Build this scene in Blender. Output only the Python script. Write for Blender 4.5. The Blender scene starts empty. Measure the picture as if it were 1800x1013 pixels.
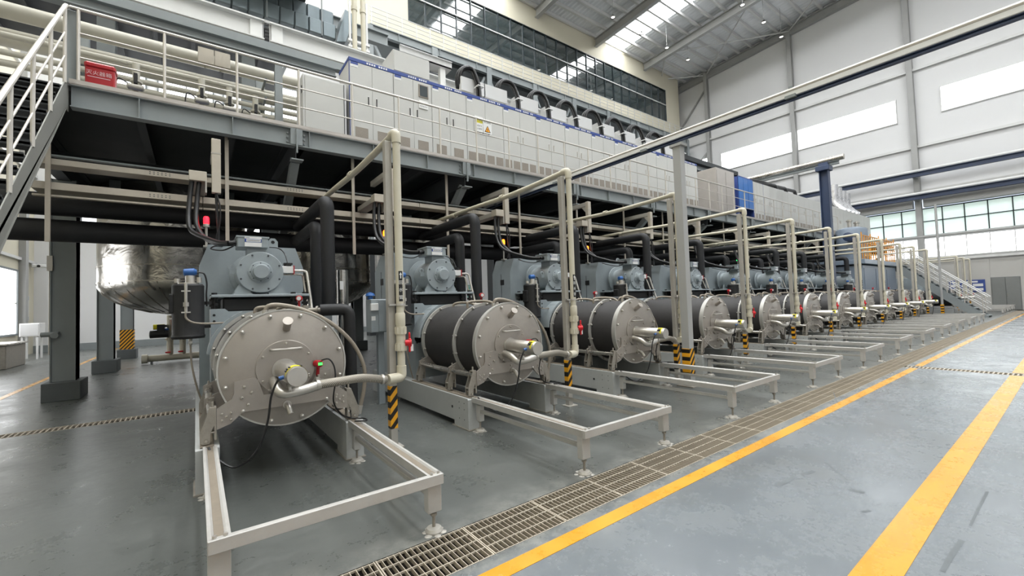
import bpy, math, random
from mathutils import Vector, Matrix
random.seed(7)
S = bpy.context.scene
COL = S.collection
PI = math.pi

# ------------------------------------------------------------------ camera, world, exposure
def set_camera():
    yaw, pitch, roll, f = 0.931, 0.0369, -0.0336, 746.9
    fw = Vector((math.cos(yaw)*math.cos(pitch), math.sin(yaw)*math.cos(pitch), math.sin(pitch)))
    r = Vector((math.sin(yaw), -math.cos(yaw), 0)); u = r.cross(fw)
    c, s = math.cos(roll), math.sin(roll)
    r2 = c*r + s*u; u2 = -s*r + c*u
    cam = bpy.data.cameras.new('camera'); o = bpy.data.objects.new('camera', cam); COL.objects.link(o)
    o.matrix_world = Matrix(((r2.x, u2.x, -fw.x, 0), (r2.y, u2.y, -fw.y, 0), (r2.z, u2.z, -fw.z, 1.6), (0, 0, 0, 1)))
    cam.sensor_fit = 'HORIZONTAL'; cam.sensor_width = 36; cam.lens = f/1800*36
    cam.clip_start = .05; cam.clip_end = 300
    S.camera = o
set_camera()
S.view_settings.view_transform = 'Standard'; S.view_settings.look = 'None'
S.view_settings.gamma = 1; S.view_settings.use_curve_mapping = False
EXPOSURE = 0.66
S.view_settings.exposure = EXPOSURE
SKYLIGHT, WINDOW, PALE_WINDOW = 10.0, 2.6, .55
w = bpy.data.worlds.new('world'); S.world = w; w.use_nodes = True
w.node_tree.nodes['Background'].inputs[0].default_value = (.75, .86, 1, 1)
w.node_tree.nodes['Background'].inputs[1].default_value = 1.0
S.cycles.use_denoising = True
S.cycles.max_bounces = 7; S.cycles.diffuse_bounces = 4; S.cycles.glossy_bounces = 3
S.cycles.transmission_bounces = 4; S.cycles.transparent_max_bounces = 6
S.cycles.sample_clamp_indirect = 6; S.cycles.caustics_reflective = False; S.cycles.caustics_refractive = False

# ------------------------------------------------------------------ materials
def lin(c):
    out = []
    for v in c:
        v /= 255
        out.append(v/12.92 if v <= .04045 else ((v+.055)/1.055)**2.4)
    return (*out, 1)
class G:
    def __init__(s, name):
        s.m = bpy.data.materials.new(name); s.m.use_nodes = True
        s.t = s.m.node_tree; s.n = s.t.nodes; s.b = s.n['Principled BSDF']
        s.co = s.n.new('ShaderNodeTexCoord').outputs['Object']
    def link(s, a, b): s.t.links.new(a, b)
    def noise(s, scale, detail=4, rough=.6, vec=None, dist=0):
        n = s.n.new('ShaderNodeTexNoise'); n.inputs['Scale'].default_value = scale
        n.inputs['Detail'].default_value = detail; n.inputs['Roughness'].default_value = rough
        n.inputs['Distortion'].default_value = dist
        s.link(vec or s.co, n.inputs['Vector']); return n.outputs['Fac']
    def scaled(s, x, y, z):
        n = s.n.new('ShaderNodeMapping'); n.inputs['Scale'].default_value = (x, y, z)
        s.link(s.co, n.inputs['Vector']); return n.outputs['Vector']
    def rng(s, v, a, b, c, d):
        n = s.n.new('ShaderNodeMapRange'); s.link(v, n.inputs['Value'])
        for k, x in zip(('From Min', 'From Max', 'To Min', 'To Max'), (a, b, c, d)): n.inputs[k].default_value = x
        return n.outputs['Result']
    def math(s, op, a, b=None):
        n = s.n.new('ShaderNodeMath'); n.operation = op
        for i, v in enumerate((a, b)):
            if v is None: continue
            if isinstance(v, (int, float)): n.inputs[i].default_value = v
            else: s.link(v, n.inputs[i])
        return n.outputs[0]
    def mix(s, fac, a, b):
        n = s.n.new('ShaderNodeMix'); n.data_type = 'RGBA'
        if isinstance(fac, (int, float)): n.inputs['Factor'].default_value = fac
        else: s.link(fac, n.inputs['Factor'])
        for k, v in (('A', a), ('B', b)):
            i = [q for q in n.inputs if q.name == k and q.type == 'RGBA'][0]
            if isinstance(v, tuple): i.default_value = v
            else: s.link(v, i)
        return [q for q in n.outputs if q.type == 'RGBA'][0]
    def xyz(s):
        n = s.n.new('ShaderNodeSeparateXYZ'); s.link(s.co, n.inputs[0]); return n.outputs
    def bump(s, h, strength, dist=.01):
        n = s.n.new('ShaderNodeBump'); n.inputs['Strength'].default_value = strength; n.inputs['Distance'].default_value = dist
        s.link(h, n.inputs['Height']); s.link(n.outputs[0], s.b.inputs['Normal'])
    def color(s, v): s.link(v, s.b.inputs['Base Color'])
    def rough(s, v):
        if isinstance(v, (int, float)): s.b.inputs['Roughness'].default_value = v
        else: s.link(v, s.b.inputs['Roughness'])
def sc(c, k): return tuple(min(1, x*k) for x in c[:3]) + (1,)
def M(name, rgb, rough=.5, metal=0, var=.1, scale=5, bump=0, bscale=40, stretch=None, dirt=None, dirtamt=.5):
    g = G(name); c = lin(rgb)
    v = g.scaled(*stretch) if stretch else g.co
    n = g.noise(scale, 5, .65, v)
    col = g.mix(g.rng(n, .3, .7, 0, 1), sc(c, 1-var), sc(c, 1+var))
    if dirt:
        d = g.noise(scale*.45, 6, .7)
        col = g.mix(g.rng(d, .52, .75, 0, dirtamt), col, lin(dirt))
    g.color(col); g.rough(g.rng(n, .3, .7, max(.02, rough-.06), min(1, rough+.06)))
    g.b.inputs['Metallic'].default_value = metal
    if bump: g.bump(g.noise(bscale, 3, .6, v), bump)
    return g.m
def EM(name, rgb, strength, base=(240, 244, 246)):
    g = G(name); g.b.inputs['Base Color'].default_value = lin(base)
    n = g.noise(.6, 3); c = lin(rgb)
    e = g.mix(g.rng(n, .3, .7, 0, 1), sc(c, .96), c)
    g.link(e, g.b.inputs['Emission Color']); g.b.inputs['Emission Strength'].default_value = strength
    return g.m
def stripes(name, a, b, freq, slope=1.0, axis='x'):
    g = G(name); x = g.xyz()
    v = g.math('ADD', g.math('MULTIPLY', x['X' if axis == 'x' else 'Y'], slope*freq), g.math('MULTIPLY', x['Z'], -freq))
    v = g.math('FRACT', v)
    g.color(g.mix(g.math('GREATER_THAN', v, .5), lin(a), lin(b))); g.rough(.45)
    return g.m

def floor_mat():
    g = G('grey epoxy floor paint'); y = g.xyz()['Y']
    big = g.noise(.35, 5, .6); med = g.noise(1.6, 6, .7); fine = g.noise(14, 5, .7)
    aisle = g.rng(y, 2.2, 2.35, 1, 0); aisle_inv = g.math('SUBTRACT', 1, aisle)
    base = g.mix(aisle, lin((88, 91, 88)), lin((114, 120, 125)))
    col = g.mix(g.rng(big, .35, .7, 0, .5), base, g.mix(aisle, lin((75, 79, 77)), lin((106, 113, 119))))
    dust = g.math('MULTIPLY', g.rng(med, .45, .85, 0, .26), g.rng(fine, .3, .8, .5, 1))
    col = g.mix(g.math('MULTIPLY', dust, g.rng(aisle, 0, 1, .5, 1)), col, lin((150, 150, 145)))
    near = g.rng(g.math('ABSOLUTE', g.math('SUBTRACT', y, 2.5)), .22, .55, .55, 0)
    col = g.mix(g.math('MULTIPLY', near, g.rng(g.noise(5, 6, .75), .4, .7, 0, 1)), col, lin((172, 170, 162)))
    sm = g.noise(1.3, 5, .6, g.scaled(.45, 1.5, 1), 2.0)
    col = g.mix(g.math('MULTIPLY', g.rng(sm, .6, .8, 0, .3), g.rng(aisle, 0, 1, .5, .3)), col, lin((92, 97, 101)))
    pool = g.noise(.55, 4, .5, g.scaled(1, 1.4, 1), .6)
    col = g.mix(g.math('MULTIPLY', g.rng(pool, .5, .68, 0, .35), aisle), col, lin((70, 68, 60)))
    g.color(col)
    r = g.math('ADD', g.rng(med, .3, .75, .16, .36), g.rng(fine, .3, .8, -.03, .08))
    g.rough(g.math('ADD', r, g.math('MULTIPLY', g.math('SUBTRACT', 1, aisle), .06)))
    g.b.inputs['IOR'].default_value = 1.8
    h = g.math('ADD', g.math('MULTIPLY', g.noise(2.2, 3), 1.0), g.math('MULTIPLY', fine, .12))
    g.bump(h, .12, .02)
    return g.m
def yellow_mat():
    g = G('worn yellow floor paint')
    n = g.noise(3, 6, .7); f = g.noise(25, 5, .7)
    c = g.mix(g.rng(n, .35, .7, 0, 1), lin((208, 146, 24)), lin((222, 164, 42)))
    c = g.mix(g.rng(f, .62, .75, 0, .5), c, lin((150, 140, 110)))
    g.color(c); g.rough(g.rng(n, .3, .7, .22, .36)); g.b.inputs['IOR'].default_value = 1.7
    return g.m
def glass_mat():
    g = G('reflective glass painted as dark room')
    g.b.inputs['Base Color'].default_value = (.03, .045, .048, 1); g.b.inputs['Roughness'].default_value = .02  # opaque pane, the dim room behind is put into its dark colour
    g.b.inputs['IOR'].default_value = 3.4
    return g.m
def tank_mat():
    g = G('crumpled stainless cladding')
    n = g.noise(1.2, 4, .6); g.color(g.mix(n, lin((160, 156, 150)), lin((205, 202, 196))))
    g.b.inputs['Metallic'].default_value = 1; g.rough(g.rng(n, .3, .7, .16, .3))
    g.bump(g.noise(2.6, 3, .5, None, .6), .5, .05); return g.m
def braid_mat():
    g = G('braided steel hose')
    n = g.n.new('ShaderNodeTexWave'); n.inputs['Scale'].default_value = 34; n.inputs['Distortion'].default_value = .6
    n.bands_direction = 'DIAGONAL'
    g.link(g.co, n.inputs['Vector'])
    g.color(g.mix(n.outputs['Fac'], lin((120, 114, 104)), lin((186, 180, 168)))); g.b.inputs['Metallic'].default_value = .6
    g.rough(.45); g.bump(n.outputs['Fac'], .5, .004); return g.m

mt = {}
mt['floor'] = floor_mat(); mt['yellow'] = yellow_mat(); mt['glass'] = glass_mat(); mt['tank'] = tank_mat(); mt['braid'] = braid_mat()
mt['stripe'] = stripes('black and yellow hazard stripes', (236, 168, 30), (22, 20, 18), 7.2, 1.2)
def trench_mat():
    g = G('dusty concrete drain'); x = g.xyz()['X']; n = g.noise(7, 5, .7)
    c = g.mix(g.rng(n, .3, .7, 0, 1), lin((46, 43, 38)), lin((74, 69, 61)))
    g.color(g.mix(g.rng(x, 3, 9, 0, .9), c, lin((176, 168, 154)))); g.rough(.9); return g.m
mt['trench'] = trench_mat()
mt['grate'] = M('galvanised grating steel', (184, 174, 158), .55, .15, .18, 8, .2)
mt['mill'] = M('blue grey machine enamel', (150, 159, 163), .38, 0, .05, 3, .05, 60, dirt=(112, 118, 120), dirtamt=.25)
mt['beam'] = M('light grey machine base enamel', (182, 184, 182), .45, 0, .06, 3, .08, 60, dirt=(120, 118, 112), dirtamt=.4)
mt['disk'] = M('brushed stainless plate', (166, 159, 151), .4, .5, .06, 3, .06, 30, (1, 1, 1), dirt=(120, 112, 102), dirtamt=.3)
mt['rim'] = M('machined flange rim', (186, 184, 178), .4, .3, .05, 4, dirt=(150, 144, 136), dirtamt=.25)
mt['steel'] = M('polished stainless steel', (190, 184, 174), .28, .9, .06, 4)
mt['bright'] = M('bright stainless fittings', (198, 194, 187), .34, .75, .05, 6)
mt['cast'] = M('cast bracket steel', (156, 150, 140), .5, .3, .15, 10, .2)
mt['rubber'] = M('black insulation foam', (27, 27, 28), .62, 0, .15, 3, .15, 25, dirt=(44, 43, 42), dirtamt=.3)
mt['drum'] = M('black drum insulation', (52, 50, 50), .6, 0, .12, 3, .12, 25, dirt=(74, 72, 70), dirtamt=.3)
mt['pipeblack'] = M('black insulated pipe foam', (22, 23, 26), .6, 0, .18, 2.2, .12, 12, dirt=(48, 50, 54), dirtamt=.45)
mt['black'] = M('matt black plastic', (20, 20, 21), .5, 0, .1, 6)
mt['cable'] = M('black cable sheath', (22, 22, 24), .42, 0, .12, 8)
mt['hose'] = M('grey flexible hose', (150, 141, 128), .5, .25, .08, 12, .2, 90)
mt['pvc'] = M('ivory plastic pipe', (205, 199, 180), .42, 0, .04, 2, dirt=(180, 172, 150), dirtamt=.4)
mt['post'] = M('dusty galvanised post', (176, 172, 164), .5, .3, .07, 4, .05, 40, dirt=(150, 142, 130), dirtamt=.4)
mt['rail'] = M('extruded aluminium rail', (188, 186, 182), .42, .2, .06, 5, dirt=(140, 132, 120), dirtamt=.35)
mt['railin'] = M('dusty rail channel', (132, 122, 108), .7, .1, .12, 9)
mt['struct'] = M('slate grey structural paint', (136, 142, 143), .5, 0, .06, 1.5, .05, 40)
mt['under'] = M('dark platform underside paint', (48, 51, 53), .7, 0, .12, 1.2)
mt['darksteel'] = M('dark crane steel with haze blue', (50, 64, 92), .45, 0, .08, 2)  # blue cast of distant haze and flare is mixed into this steel colour
mt['tray'] = M('pale galvanised cable tray', (186, 178, 164), .5, .3, .08, 2.2, dirt=(150, 140, 124), dirtamt=.35)
mt['toe'] = M('galvanised toe board', (178, 172, 166), .4, .4, .06, 3)
mt['inox'] = M('handrail stainless tube', (205, 200, 192), .4, .45, .05, 5)
mt['cab'] = M('light grey cabinet enamel', (196, 196, 192), .45, 0, .02, 1.5)
mt['cabside'] = M('white sheet metal', (204, 204, 203), .45, 0, .02, 2)
mt['seam'] = M('dark door gap', (70, 74, 78), .7)
mt['vent'] = M('grey brown filter mesh', (150, 142, 132), .8, 0, .1, 60, .3, 200)
mt['blue'] = M('cobalt blue band', (52, 74, 142), .5, 0, .06, 4)
mt['bluepanel'] = M('bright blue panel', (54, 112, 184), .4, 0, .12, 2)
mt['bluehead'] = M('blue sensor head', (40, 92, 158), .4)
mt['white'] = M('white label', (228, 228, 226), .5, 0, .02)
mt['ink'] = M('dark print', (40, 42, 60), .6)
mt['red'] = M('red enamel', (178, 28, 36), .4, 0, .06, 3)
mt['redplastic'] = M('red plastic handle', (214, 24, 36), .35)
mt['pinkprint'] = M('faded white print', (226, 190, 192), .6)
mt['yellowlabel'] = M('yellow label', (228, 216, 42), .45)
mt['yellowrail'] = M('safety yellow paint', (232, 156, 44), .5)
mt['orange'] = M('orange warning print', (236, 160, 20), .5)
mt['teal'] = M('teal pipe label', (70, 160, 136), .5)
mt['wall'] = M('white insulated wall panel', (226, 226, 226), .6, 0, .015, .3)
mt['beige'] = M('beige render', (210, 204, 184), .7, 0, .02, .4)
mt['lowwall'] = M('grey wall base paint', (186, 184, 179), .6, 0, .03, .5)
mt['girt'] = M('light purlin steel', (214, 214, 212), .5, .1, .04, 1)
mt['column'] = M('pale grey column paint', (168, 168, 166), .5, 0, .05, 1)
mt['deck'] = M('white roof decking', (232, 234, 235), .55, .1, .05, .6)
mt['door'] = M('grey steel door', (128, 130, 128), .5, .2, .06, 1.5)
mt['mullion'] = M('dark window mullion', (44, 54, 58), .4)
mt['frame'] = M('grey window frame', (120, 126, 128), .5)
mt['skylight'] = EM('skylight sheet', (249, 251, 253), SKYLIGHT)
mt['window'] = EM('bright frosted window', (250, 253, 255), WINDOW)
mt['palewin'] = EM('pale green shaded pane', (196, 222, 212), PALE_WINDOW*.8)
mt['sidewin'] = EM('side window glass', (252, 253, 255), WINDOW*.8)
mt['duct'] = M('galvanised duct sheet', (112, 122, 126), .35, .5, .12, 1.2)
mt['foil'] = M('foil duct wrap', (206, 206, 208), .3, .8, .1, 6, .5, 12)
mt['process'] = M('cream process pipe', (206, 202, 188), .45, 0, .05, 1.5)
mt['greybox'] = M('slate blue module paint', (128, 140, 154), .45, 0, .05, 1)
mt['lampred'] = EM('red lamp lens', (255, 16, 30), 5, (200, 20, 30))
mt['lampamber'] = EM('amber lamp lens', (255, 100, 16), 6, (200, 90, 20))
mt['lampgreen'] = EM('green lamp lens', (40, 255, 110), 5, (20, 160, 60))
mt['lampoff'] = M('unlit lamp lens', (150, 150, 146), .3)
mt['screen'] = EM('green instrument screen', (60, 235, 80), 2.2, (20, 60, 30))
mt['bulb'] = EM('lamp reflector glow', (255, 252, 240), 1.1)

# ------------------------------------------------------------------ mesh builder
def perp(d):
    d = d.normalized(); a = Vector((0, 0, 1)) if abs(d.z) < .9 else Vector((1, 0, 0))
    u = d.cross(a).normalized(); return u, d.cross(u).normalized()
class MB:
    def __init__(s): s.v = []; s.f = []
    def add(s, vs, fs):
        b = len(s.v); s.v += [tuple(q) for q in vs]; s.f += [tuple(i+b for i in f) for f in fs]; return s
    def box(s, x0, x1, y0, y1, z0, z1, b=0):
        if x0 > x1: x0, x1 = x1, x0
        if y0 > y1: y0, y1 = y1, y0
        if z0 > z1: z0, z1 = z1, z0
        if b <= 0:
            return s.add([(x0,y0,z0),(x1,y0,z0),(x1,y1,z0),(x0,y1,z0),(x0,y0,z1),(x1,y0,z1),(x1,y1,z1),(x0,y1,z1)],
                         [(0,3,2,1),(4,5,6,7),(0,1,5,4),(1,2,6,5),(2,3,7,6),(3,0,4,7)])
        b = min(b, (x1-x0)*.45, (y1-y0)*.45, (z1-z0)*.45)
        vs, idx = [], {}
        for ix, X in ((0, x0), (1, x1)):
            for iy, Y in ((0, y0), (1, y1)):
                for iz, Z in ((0, z0), (1, z1)):
                    for a in range(3):
                        p = [X+(b if ix == 0 else -b), Y+(b if iy == 0 else -b), Z+(b if iz == 0 else -b)]
                        p[a] = (X, Y, Z)[a]; idx[ix, iy, iz, a] = len(vs); vs.append(p)
        fs = []
        for a in range(3):
            o = [q for q in range(3) if q != a]
            for sd in (0, 1):
                r = []
                for c in ((0,0),(1,0),(1,1),(0,1)):
                    k = [0,0,0]; k[a] = sd; k[o[0]], k[o[1]] = c; r.append(idx[(*k, a)])
                if (sd == 1) != (a == 1): fs.append(r)
                else: fs.append(r[::-1])
            for c0 in (0, 1):
                for c1 in (0, 1):
                    k0 = [0,0,0]; k0[o[0]] = c0; k0[o[1]] = c1; k1 = list(k0); k1[a] = 1
                    q = [idx[(*k0, o[0])], idx[(*k1, o[0])], idx[(*k1, o[1])], idx[(*k0, o[1])]]
                    fs.append(q)
        for ix in (0,1):
            for iy in (0,1):
                for iz in (0,1):
                    fs.append([idx[ix,iy,iz,a] for a in range(3)])
        c = Vector(((x0+x1)/2, (y0+y1)/2, (z0+z1)/2)); out = []
        for f in fs:
            p = [Vector(vs[i]) for i in f]; n = (p[1]-p[0]).cross(p[2]-p[0])
            out.append(f if n.dot(sum(p, Vector())/len(p)-c) > 0 else f[::-1])
        return s.add(vs, out)
    def cyl(s, p0, p1, r, n=14, r2=None, caps=True):
        p0, p1 = Vector(p0), Vector(p1); u, v = perp(p1-p0); r2 = r if r2 is None else r2
        vs = []
        for p, q in ((p0, r), (p1, r2)):
            for i in range(n):
                a = 2*PI*i/n; vs.append(p+(u*math.cos(a)+v*math.sin(a))*q)
        fs = [(i, (i+1) % n, n+(i+1) % n, n+i) for i in range(n)]
        if caps: fs += [tuple(range(n))[::-1], tuple(range(n, 2*n))]
        return s.add(vs, fs)
    def lathe(s, o, d, prof, n=32, closed=False):
        o, d = Vector(o), Vector(d).normalized(); u, v = perp(d); vs, fs = [], []
        for (t, r) in prof:
            for i in range(n):
                a = 2*PI*i/n; vs.append(o+d*t+(u*math.cos(a)+v*math.sin(a))*max(r, 1e-4))
        m = len(prof)
        for j in range(m if closed else m-1):
            k = (j+1) % m
            for i in range(n): fs.append((j*n+i, j*n+(i+1) % n, k*n+(i+1) % n, k*n+i))
        if not closed:
            if prof[0][1] > 1e-3: fs.append(tuple(range(n))[::-1])
            if prof[-1][1] > 1e-3: fs.append(tuple(range((m-1)*n, m*n)))
        return s.add(vs, fs)
    def ring(s, c, d, r0, r1, t, n=36):
        return s.lathe(c, d, [(0, r0), (0, r1), (t, r1), (t, r0)], n, True)
    def sphere(s, c, r, n=10, m=6, squash=1):
        return s.lathe(c, (0, 0, 1), [(-math.cos(PI*i/m)*r*squash, math.sin(PI*i/m)*r) for i in range(m+1)], n)
    def prism(s, poly, axis, a0, a1):
        def P(p, a):
            return {'x': (a, p[0], p[1]), 'y': (p[0], a, p[1]), 'z': (p[0], p[1], a)}[axis]
        n = len(poly)
        area = sum(poly[i][0]*poly[(i+1) % n][1]-poly[(i+1) % n][0]*poly[i][1] for i in range(n))
        if (area < 0) != (axis == 'y'): poly = poly[::-1]
        vs = [P(p, a0) for p in poly]+[P(p, a1) for p in poly]
        fl = a1 < a0
        fs = [tuple(range(n))[::-1], tuple(range(n, 2*n))]+[(i, (i+1) % n, n+(i+1) % n, n+i) for i in range(n)]
        if fl: fs = [f[::-1] for f in fs]
        return s.add(vs, fs)
    def tube(s, pts, r, n=8, fil=0, seg=5, caps=True):
        P = [Vector(p) for p in pts]
        if fil:
            q = [P[0]]
            for i in range(1, len(P)-1):
                a, b, c = P[i-1], P[i], P[i+1]; k = min(fil, (b-a).length*.49, (c-b).length*.49)
                s0, s1 = b+(a-b).normalized()*k, b+(c-b).normalized()*k
                for j in range(seg+1):
                    t = j/seg; q.append(s0*(1-t)**2+b*2*t*(1-t)+s1*t*t)
            q.append(P[-1]); P = q
        vs, fs = [], []; u = None
        for i, p in enumerate(P):
            t = (P[min(i+1, len(P)-1)]-P[max(i-1, 0)]).normalized()
            if u is None: u, _ = perp(t)
            u = (u-t*u.dot(t)).normalized(); v = t.cross(u)
            for j in range(n):
                a = 2*PI*j/n; vs.append(p+(u*math.cos(a)+v*math.sin(a))*r)
        for i in range(len(P)-1):
            for j in range(n): fs.append((i*n+j, i*n+(j+1) % n, (i+1)*n+(j+1) % n, (i+1)*n+j))
        if caps: fs += [tuple(range(n))[::-1], tuple(range((len(P)-1)*n, len(P)*n))]
        return s.add(vs, fs)
    def bar(s, p0, p1, w, h, up=(0, 0, 1)):
        p0, p1 = Vector(p0), Vector(p1); d = (p1-p0).normalized(); side = d.cross(Vector(up))
        if side.length < 1e-3: side = Vector((1, 0, 0))
        side.normalize(); v = side.cross(d)
        vs = [p+side*(a*w/2)+v*(b*h/2) for p in (p0, p1) for a, b in ((-1,-1),(1,-1),(1,1),(-1,1))]
        return s.add(vs, [(0,3,2,1),(4,5,6,7),(0,1,5,4),(1,2,6,5),(2,3,7,6),(3,0,4,7)])
    def ibeam(s, p0, p1, w, h, tf=.016, tw=.012, up=(0, 0, 1)):
        p0, p1 = Vector(p0), Vector(p1); d = (p1-p0).normalized(); side = d.cross(Vector(up)).normalized(); v = side.cross(d)
        o = v*(h/2-tf/2)
        s.bar(p0+o, p1+o, w, tf, up); s.bar(p0-o, p1-o, w, tf, up); s.bar(p0, p1, tw, h-2*tf, up); return s
ORG = {}
def smooth_curve(pts, k=6):
    P = [Vector(p) for p in pts]; out = []
    for i in range(len(P)-1):
        a, b, c, d = P[max(i-1, 0)], P[i], P[i+1], P[min(i+2, len(P)-1)]
        for j in range(k):
            t = j/k
            out.append(.5*((2*b)+(c-a)*t+(2*a-5*b+4*c-d)*t*t+(3*b-a-3*c+d)*t**3))
    out.append(P[-1]); return out
def to_mesh(name, mb, mat, org):
    me = bpy.data.meshes.new(name)
    me.from_pydata([(x-org[0], y-org[1], z-org[2]) for x, y, z in mb.v], [], mb.f)
    me.polygons.foreach_set('use_smooth', [True]*len(me.polygons))
    me.set_sharp_from_angle(angle=math.radians(32))
    me.materials.append(mat); me.update(); return me
def O(name, mb, mat, parent=None, org=None):
    """one mesh object; mb is in world coordinates"""
    if isinstance(mat, str): mat = mt[mat]
    og = ORG[parent.name] if parent else (org or (0, 0, 0))
    o = bpy.data.objects.new(name, to_mesh(name, mb, mat, og)); COL.objects.link(o)
    if parent: o.parent = parent
    else: o.location = og
    ORG[o.name] = og; return o
def clone(o, parent, delta, name=None):
    """another piece sharing the mesh, moved by delta"""
    c = o.copy(); COL.objects.link(c); c.parent = parent; c.location = Vector(o.location)+Vector(delta)
    ORG[c.name] = ORG[o.name]; return c
def tag(o, label=None, cat=None, group=None, kind=None):
    if label: o['label'] = label
    if cat: o['category'] = cat
    if group: o['group'] = group
    if kind: o['kind'] = kind
    return o
def thing(name, label, cat, loc, group=None, kind=None):
    o = bpy.data.objects.new(name, None); COL.objects.link(o); o.location = loc; o.empty_display_size = .1
    ORG[o.name] = tuple(loc); return tag(o, label, cat, group, kind)
def stuff(o): o['kind'] = 'stuff'; return o
def dup(root, delta, label=None):
    def rec(o, par):
        c = o.copy(); COL.objects.link(c)
        if par: c.parent = par
        ORG[c.name] = tuple(Vector(ORG[o.name])+Vector(delta))
        for ch in list(o.children): rec(ch, c)
        return c
    r = rec(root, None); r.location = Vector(root.location)+Vector(delta)
    if label: r['label'] = label
    return r
def struct(name, mb, mat, label, cat, parent=None, org=None):
    o = O(name, mb, mat, parent, org)
    if not parent: tag(o, label, cat, None, 'structure')
    return o
def text(name, body, size, mat, parent, loc, rot, depth=.002, align='CENTER'):
    cu = bpy.data.curves.new('t', 'FONT'); cu.body = body; cu.size = size; cu.align_x = align; cu.align_y = 'CENTER'; cu.extrude = depth
    cu.resolution_u = 2
    to = bpy.data.objects.new('t', cu); COL.objects.link(to)
    bpy.context.view_layer.update()
    me = bpy.data.meshes.new_from_object(to.evaluated_get(bpy.context.evaluated_depsgraph_get()))
    bpy.data.objects.remove(to); me.materials.clear(); me.materials.append(mt[mat])
    o = bpy.data.objects.new(name, me); COL.objects.link(o); o.parent = parent
    og = ORG[parent.name]; o.location = Vector(loc)-Vector(og); o.rotation_euler = rot; ORG[o.name] = og
    return o
ORD = ['first', 'second', 'third', 'fourth', 'fifth', 'sixth', 'seventh', 'eighth', 'ninth', 'tenth', 'eleventh', 'twelfth',
       'thirteenth', 'fourteenth', 'fifteenth', 'sixteenth', 'seventeenth', 'eighteenth', 'nineteenth', 'twentieth']

# ================================================================== hall shell
XL, XR, YF, YB = -6.25, 45.0, -12.0, 30.0
def roof_z(y): return 26.25+.06*(26-y) if y >= 7 else 27.39-.06*(7-y)
# floor with open drains
def make_floor():
    xs = [XL, .55, 11.86, 12.14, XR]; ys = [YF, 2.33, 2.76, 8.86, 9.16, YB]; mb = MB()
    for i in range(4):
        for j in range(5):
            if j == 1 or (j == 3 and i == 0) or (i == 2 and j == 0): continue
            mb.add([(xs[i], ys[j], 0), (xs[i+1], ys[j], 0), (xs[i+1], ys[j+1], 0), (xs[i], ys[j+1], 0)], [(0, 1, 2, 3)])
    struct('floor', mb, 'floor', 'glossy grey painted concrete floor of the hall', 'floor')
    for (x0, x1, y0, y1, lab) in ((XL, XR, 2.33, 2.76, 'long drain channel beside the yellow line'), (11.86, 12.14, YF, 2.33, 'narrow drain channel crossing the aisle'), (XL, .55, 8.86, 9.16, 'drain channel under the platform by the nearest mill')):
        t = MB(); z = -.3
        t.add([(x0,y0,0),(x1,y0,0),(x1,y1,0),(x0,y1,0),(x0,y0,z),(x1,y0,z),(x1,y1,z),(x0,y1,z)], [(4,5,6,7),(0,1,5,4),(1,2,6,5),(2,3,7,6),(3,0,4,7)])
        struct('floor_drain', t, 'trench', lab, 'drain')
make_floor()
for y0, y1, x0, x1, lab in ((2.095, 2.215, XL, 44, 'wide yellow floor line next to the long grating'), (.68, .875, XL, 44, 'yellow floor line out in the aisle')):
    mb = MB(); xs = [x0, 11.8, 12.2, x1]
    for a, b in ((xs[0], xs[1]), (xs[2], xs[3])): mb.box(a, b, y0, y1, -.004, .003)
    struct('floor_marking', mb, 'yellow', lab, 'floor line')
mb = MB().box(-3.3, -3.18, 10, 29.5, -.004, .003)
struct('floor_marking', mb, 'yellow', 'yellow floor line under the platform by the left windows', 'floor line')

# gratings: long one in panels, near panels bar by bar
def gratings():
    t = thing('drain_grating', 'long galvanised bar grating in the floor between mills and yellow line', 'grating', (20, 2.545, 0))
    pitch, first = .634, .263
    bar = None
    for k in range(70):
        x0 = first+(k-1)*pitch
        m = MB()
        for yy in (2.335, 2.44, 2.545, 2.65, 2.745): m.box(x0+.004, x0+pitch-.004, yy, yy+.007, -.014, -.001)
        for xx in (x0+.003, x0+pitch-.011): m.box(xx, xx+.008, 2.333, 2.757, -.034, 0)
        n = 16; near = k <= 17
        if not near:
            for i in range(1, n): m.box(x0+i*pitch/n-.002, x0+i*pitch/n+.002, 2.335, 2.755, -.03, 0)
        p = O('grate_panel', m, 'grate', t)
        if near:
            for i in range(1, n):
                xx = x0+i*pitch/n
                if bar is None:
                    bar = O('bearing_bar', MB().box(xx-.002, xx+.002, 2.335, 2.755, -.03, 0), 'grate', p); bx = xx
                else: clone(bar, p, (xx-bx, 0, 0))
    t2 = thing('drain_grating', 'narrow slotted grating strip crossing the glossy aisle', 'grating', (12, -4, 0))
    m = MB()
    for yy in range(240): m.box(11.87, 12.13, 2.3-yy*.06, 2.3-yy*.06-.024, -.03, 0)
    m.box(11.86, 11.875, YF, 2.33, -.03, .001).box(12.125, 12.14, YF, 2.33, -.03, .001)
    stuff(O('grate_bars', m, 'grate', t2))
    t3 = thing('drain_grating', 'slotted floor grating strip left of the nearest mill', 'grating', (-2, 9, 0))
    b0 = None; n = 0
    for i in range(46):
        xx = .5-i*.06
        if b0 is None: b0 = O('grate_bar', MB().box(xx-.02, xx, 8.87, 9.15, -.03, 0), 'grate', t3)
        else: clone(b0, t3, (-i*.06, 0, 0))
    m = MB()
    for i in range(46, 115): m.box(.5-i*.06-.02, .5-i*.06, 8.87, 9.15, -.03, 0)
    stuff(O('grate_bars', m, 'grate', t3))
    O('edge_angle', MB().box(XL, .55, 8.86, 8.875, -.03, .002).box(XL, .55, 9.145, 9.16, -.03, .002), 'grate', t3)
gratings()

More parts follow.
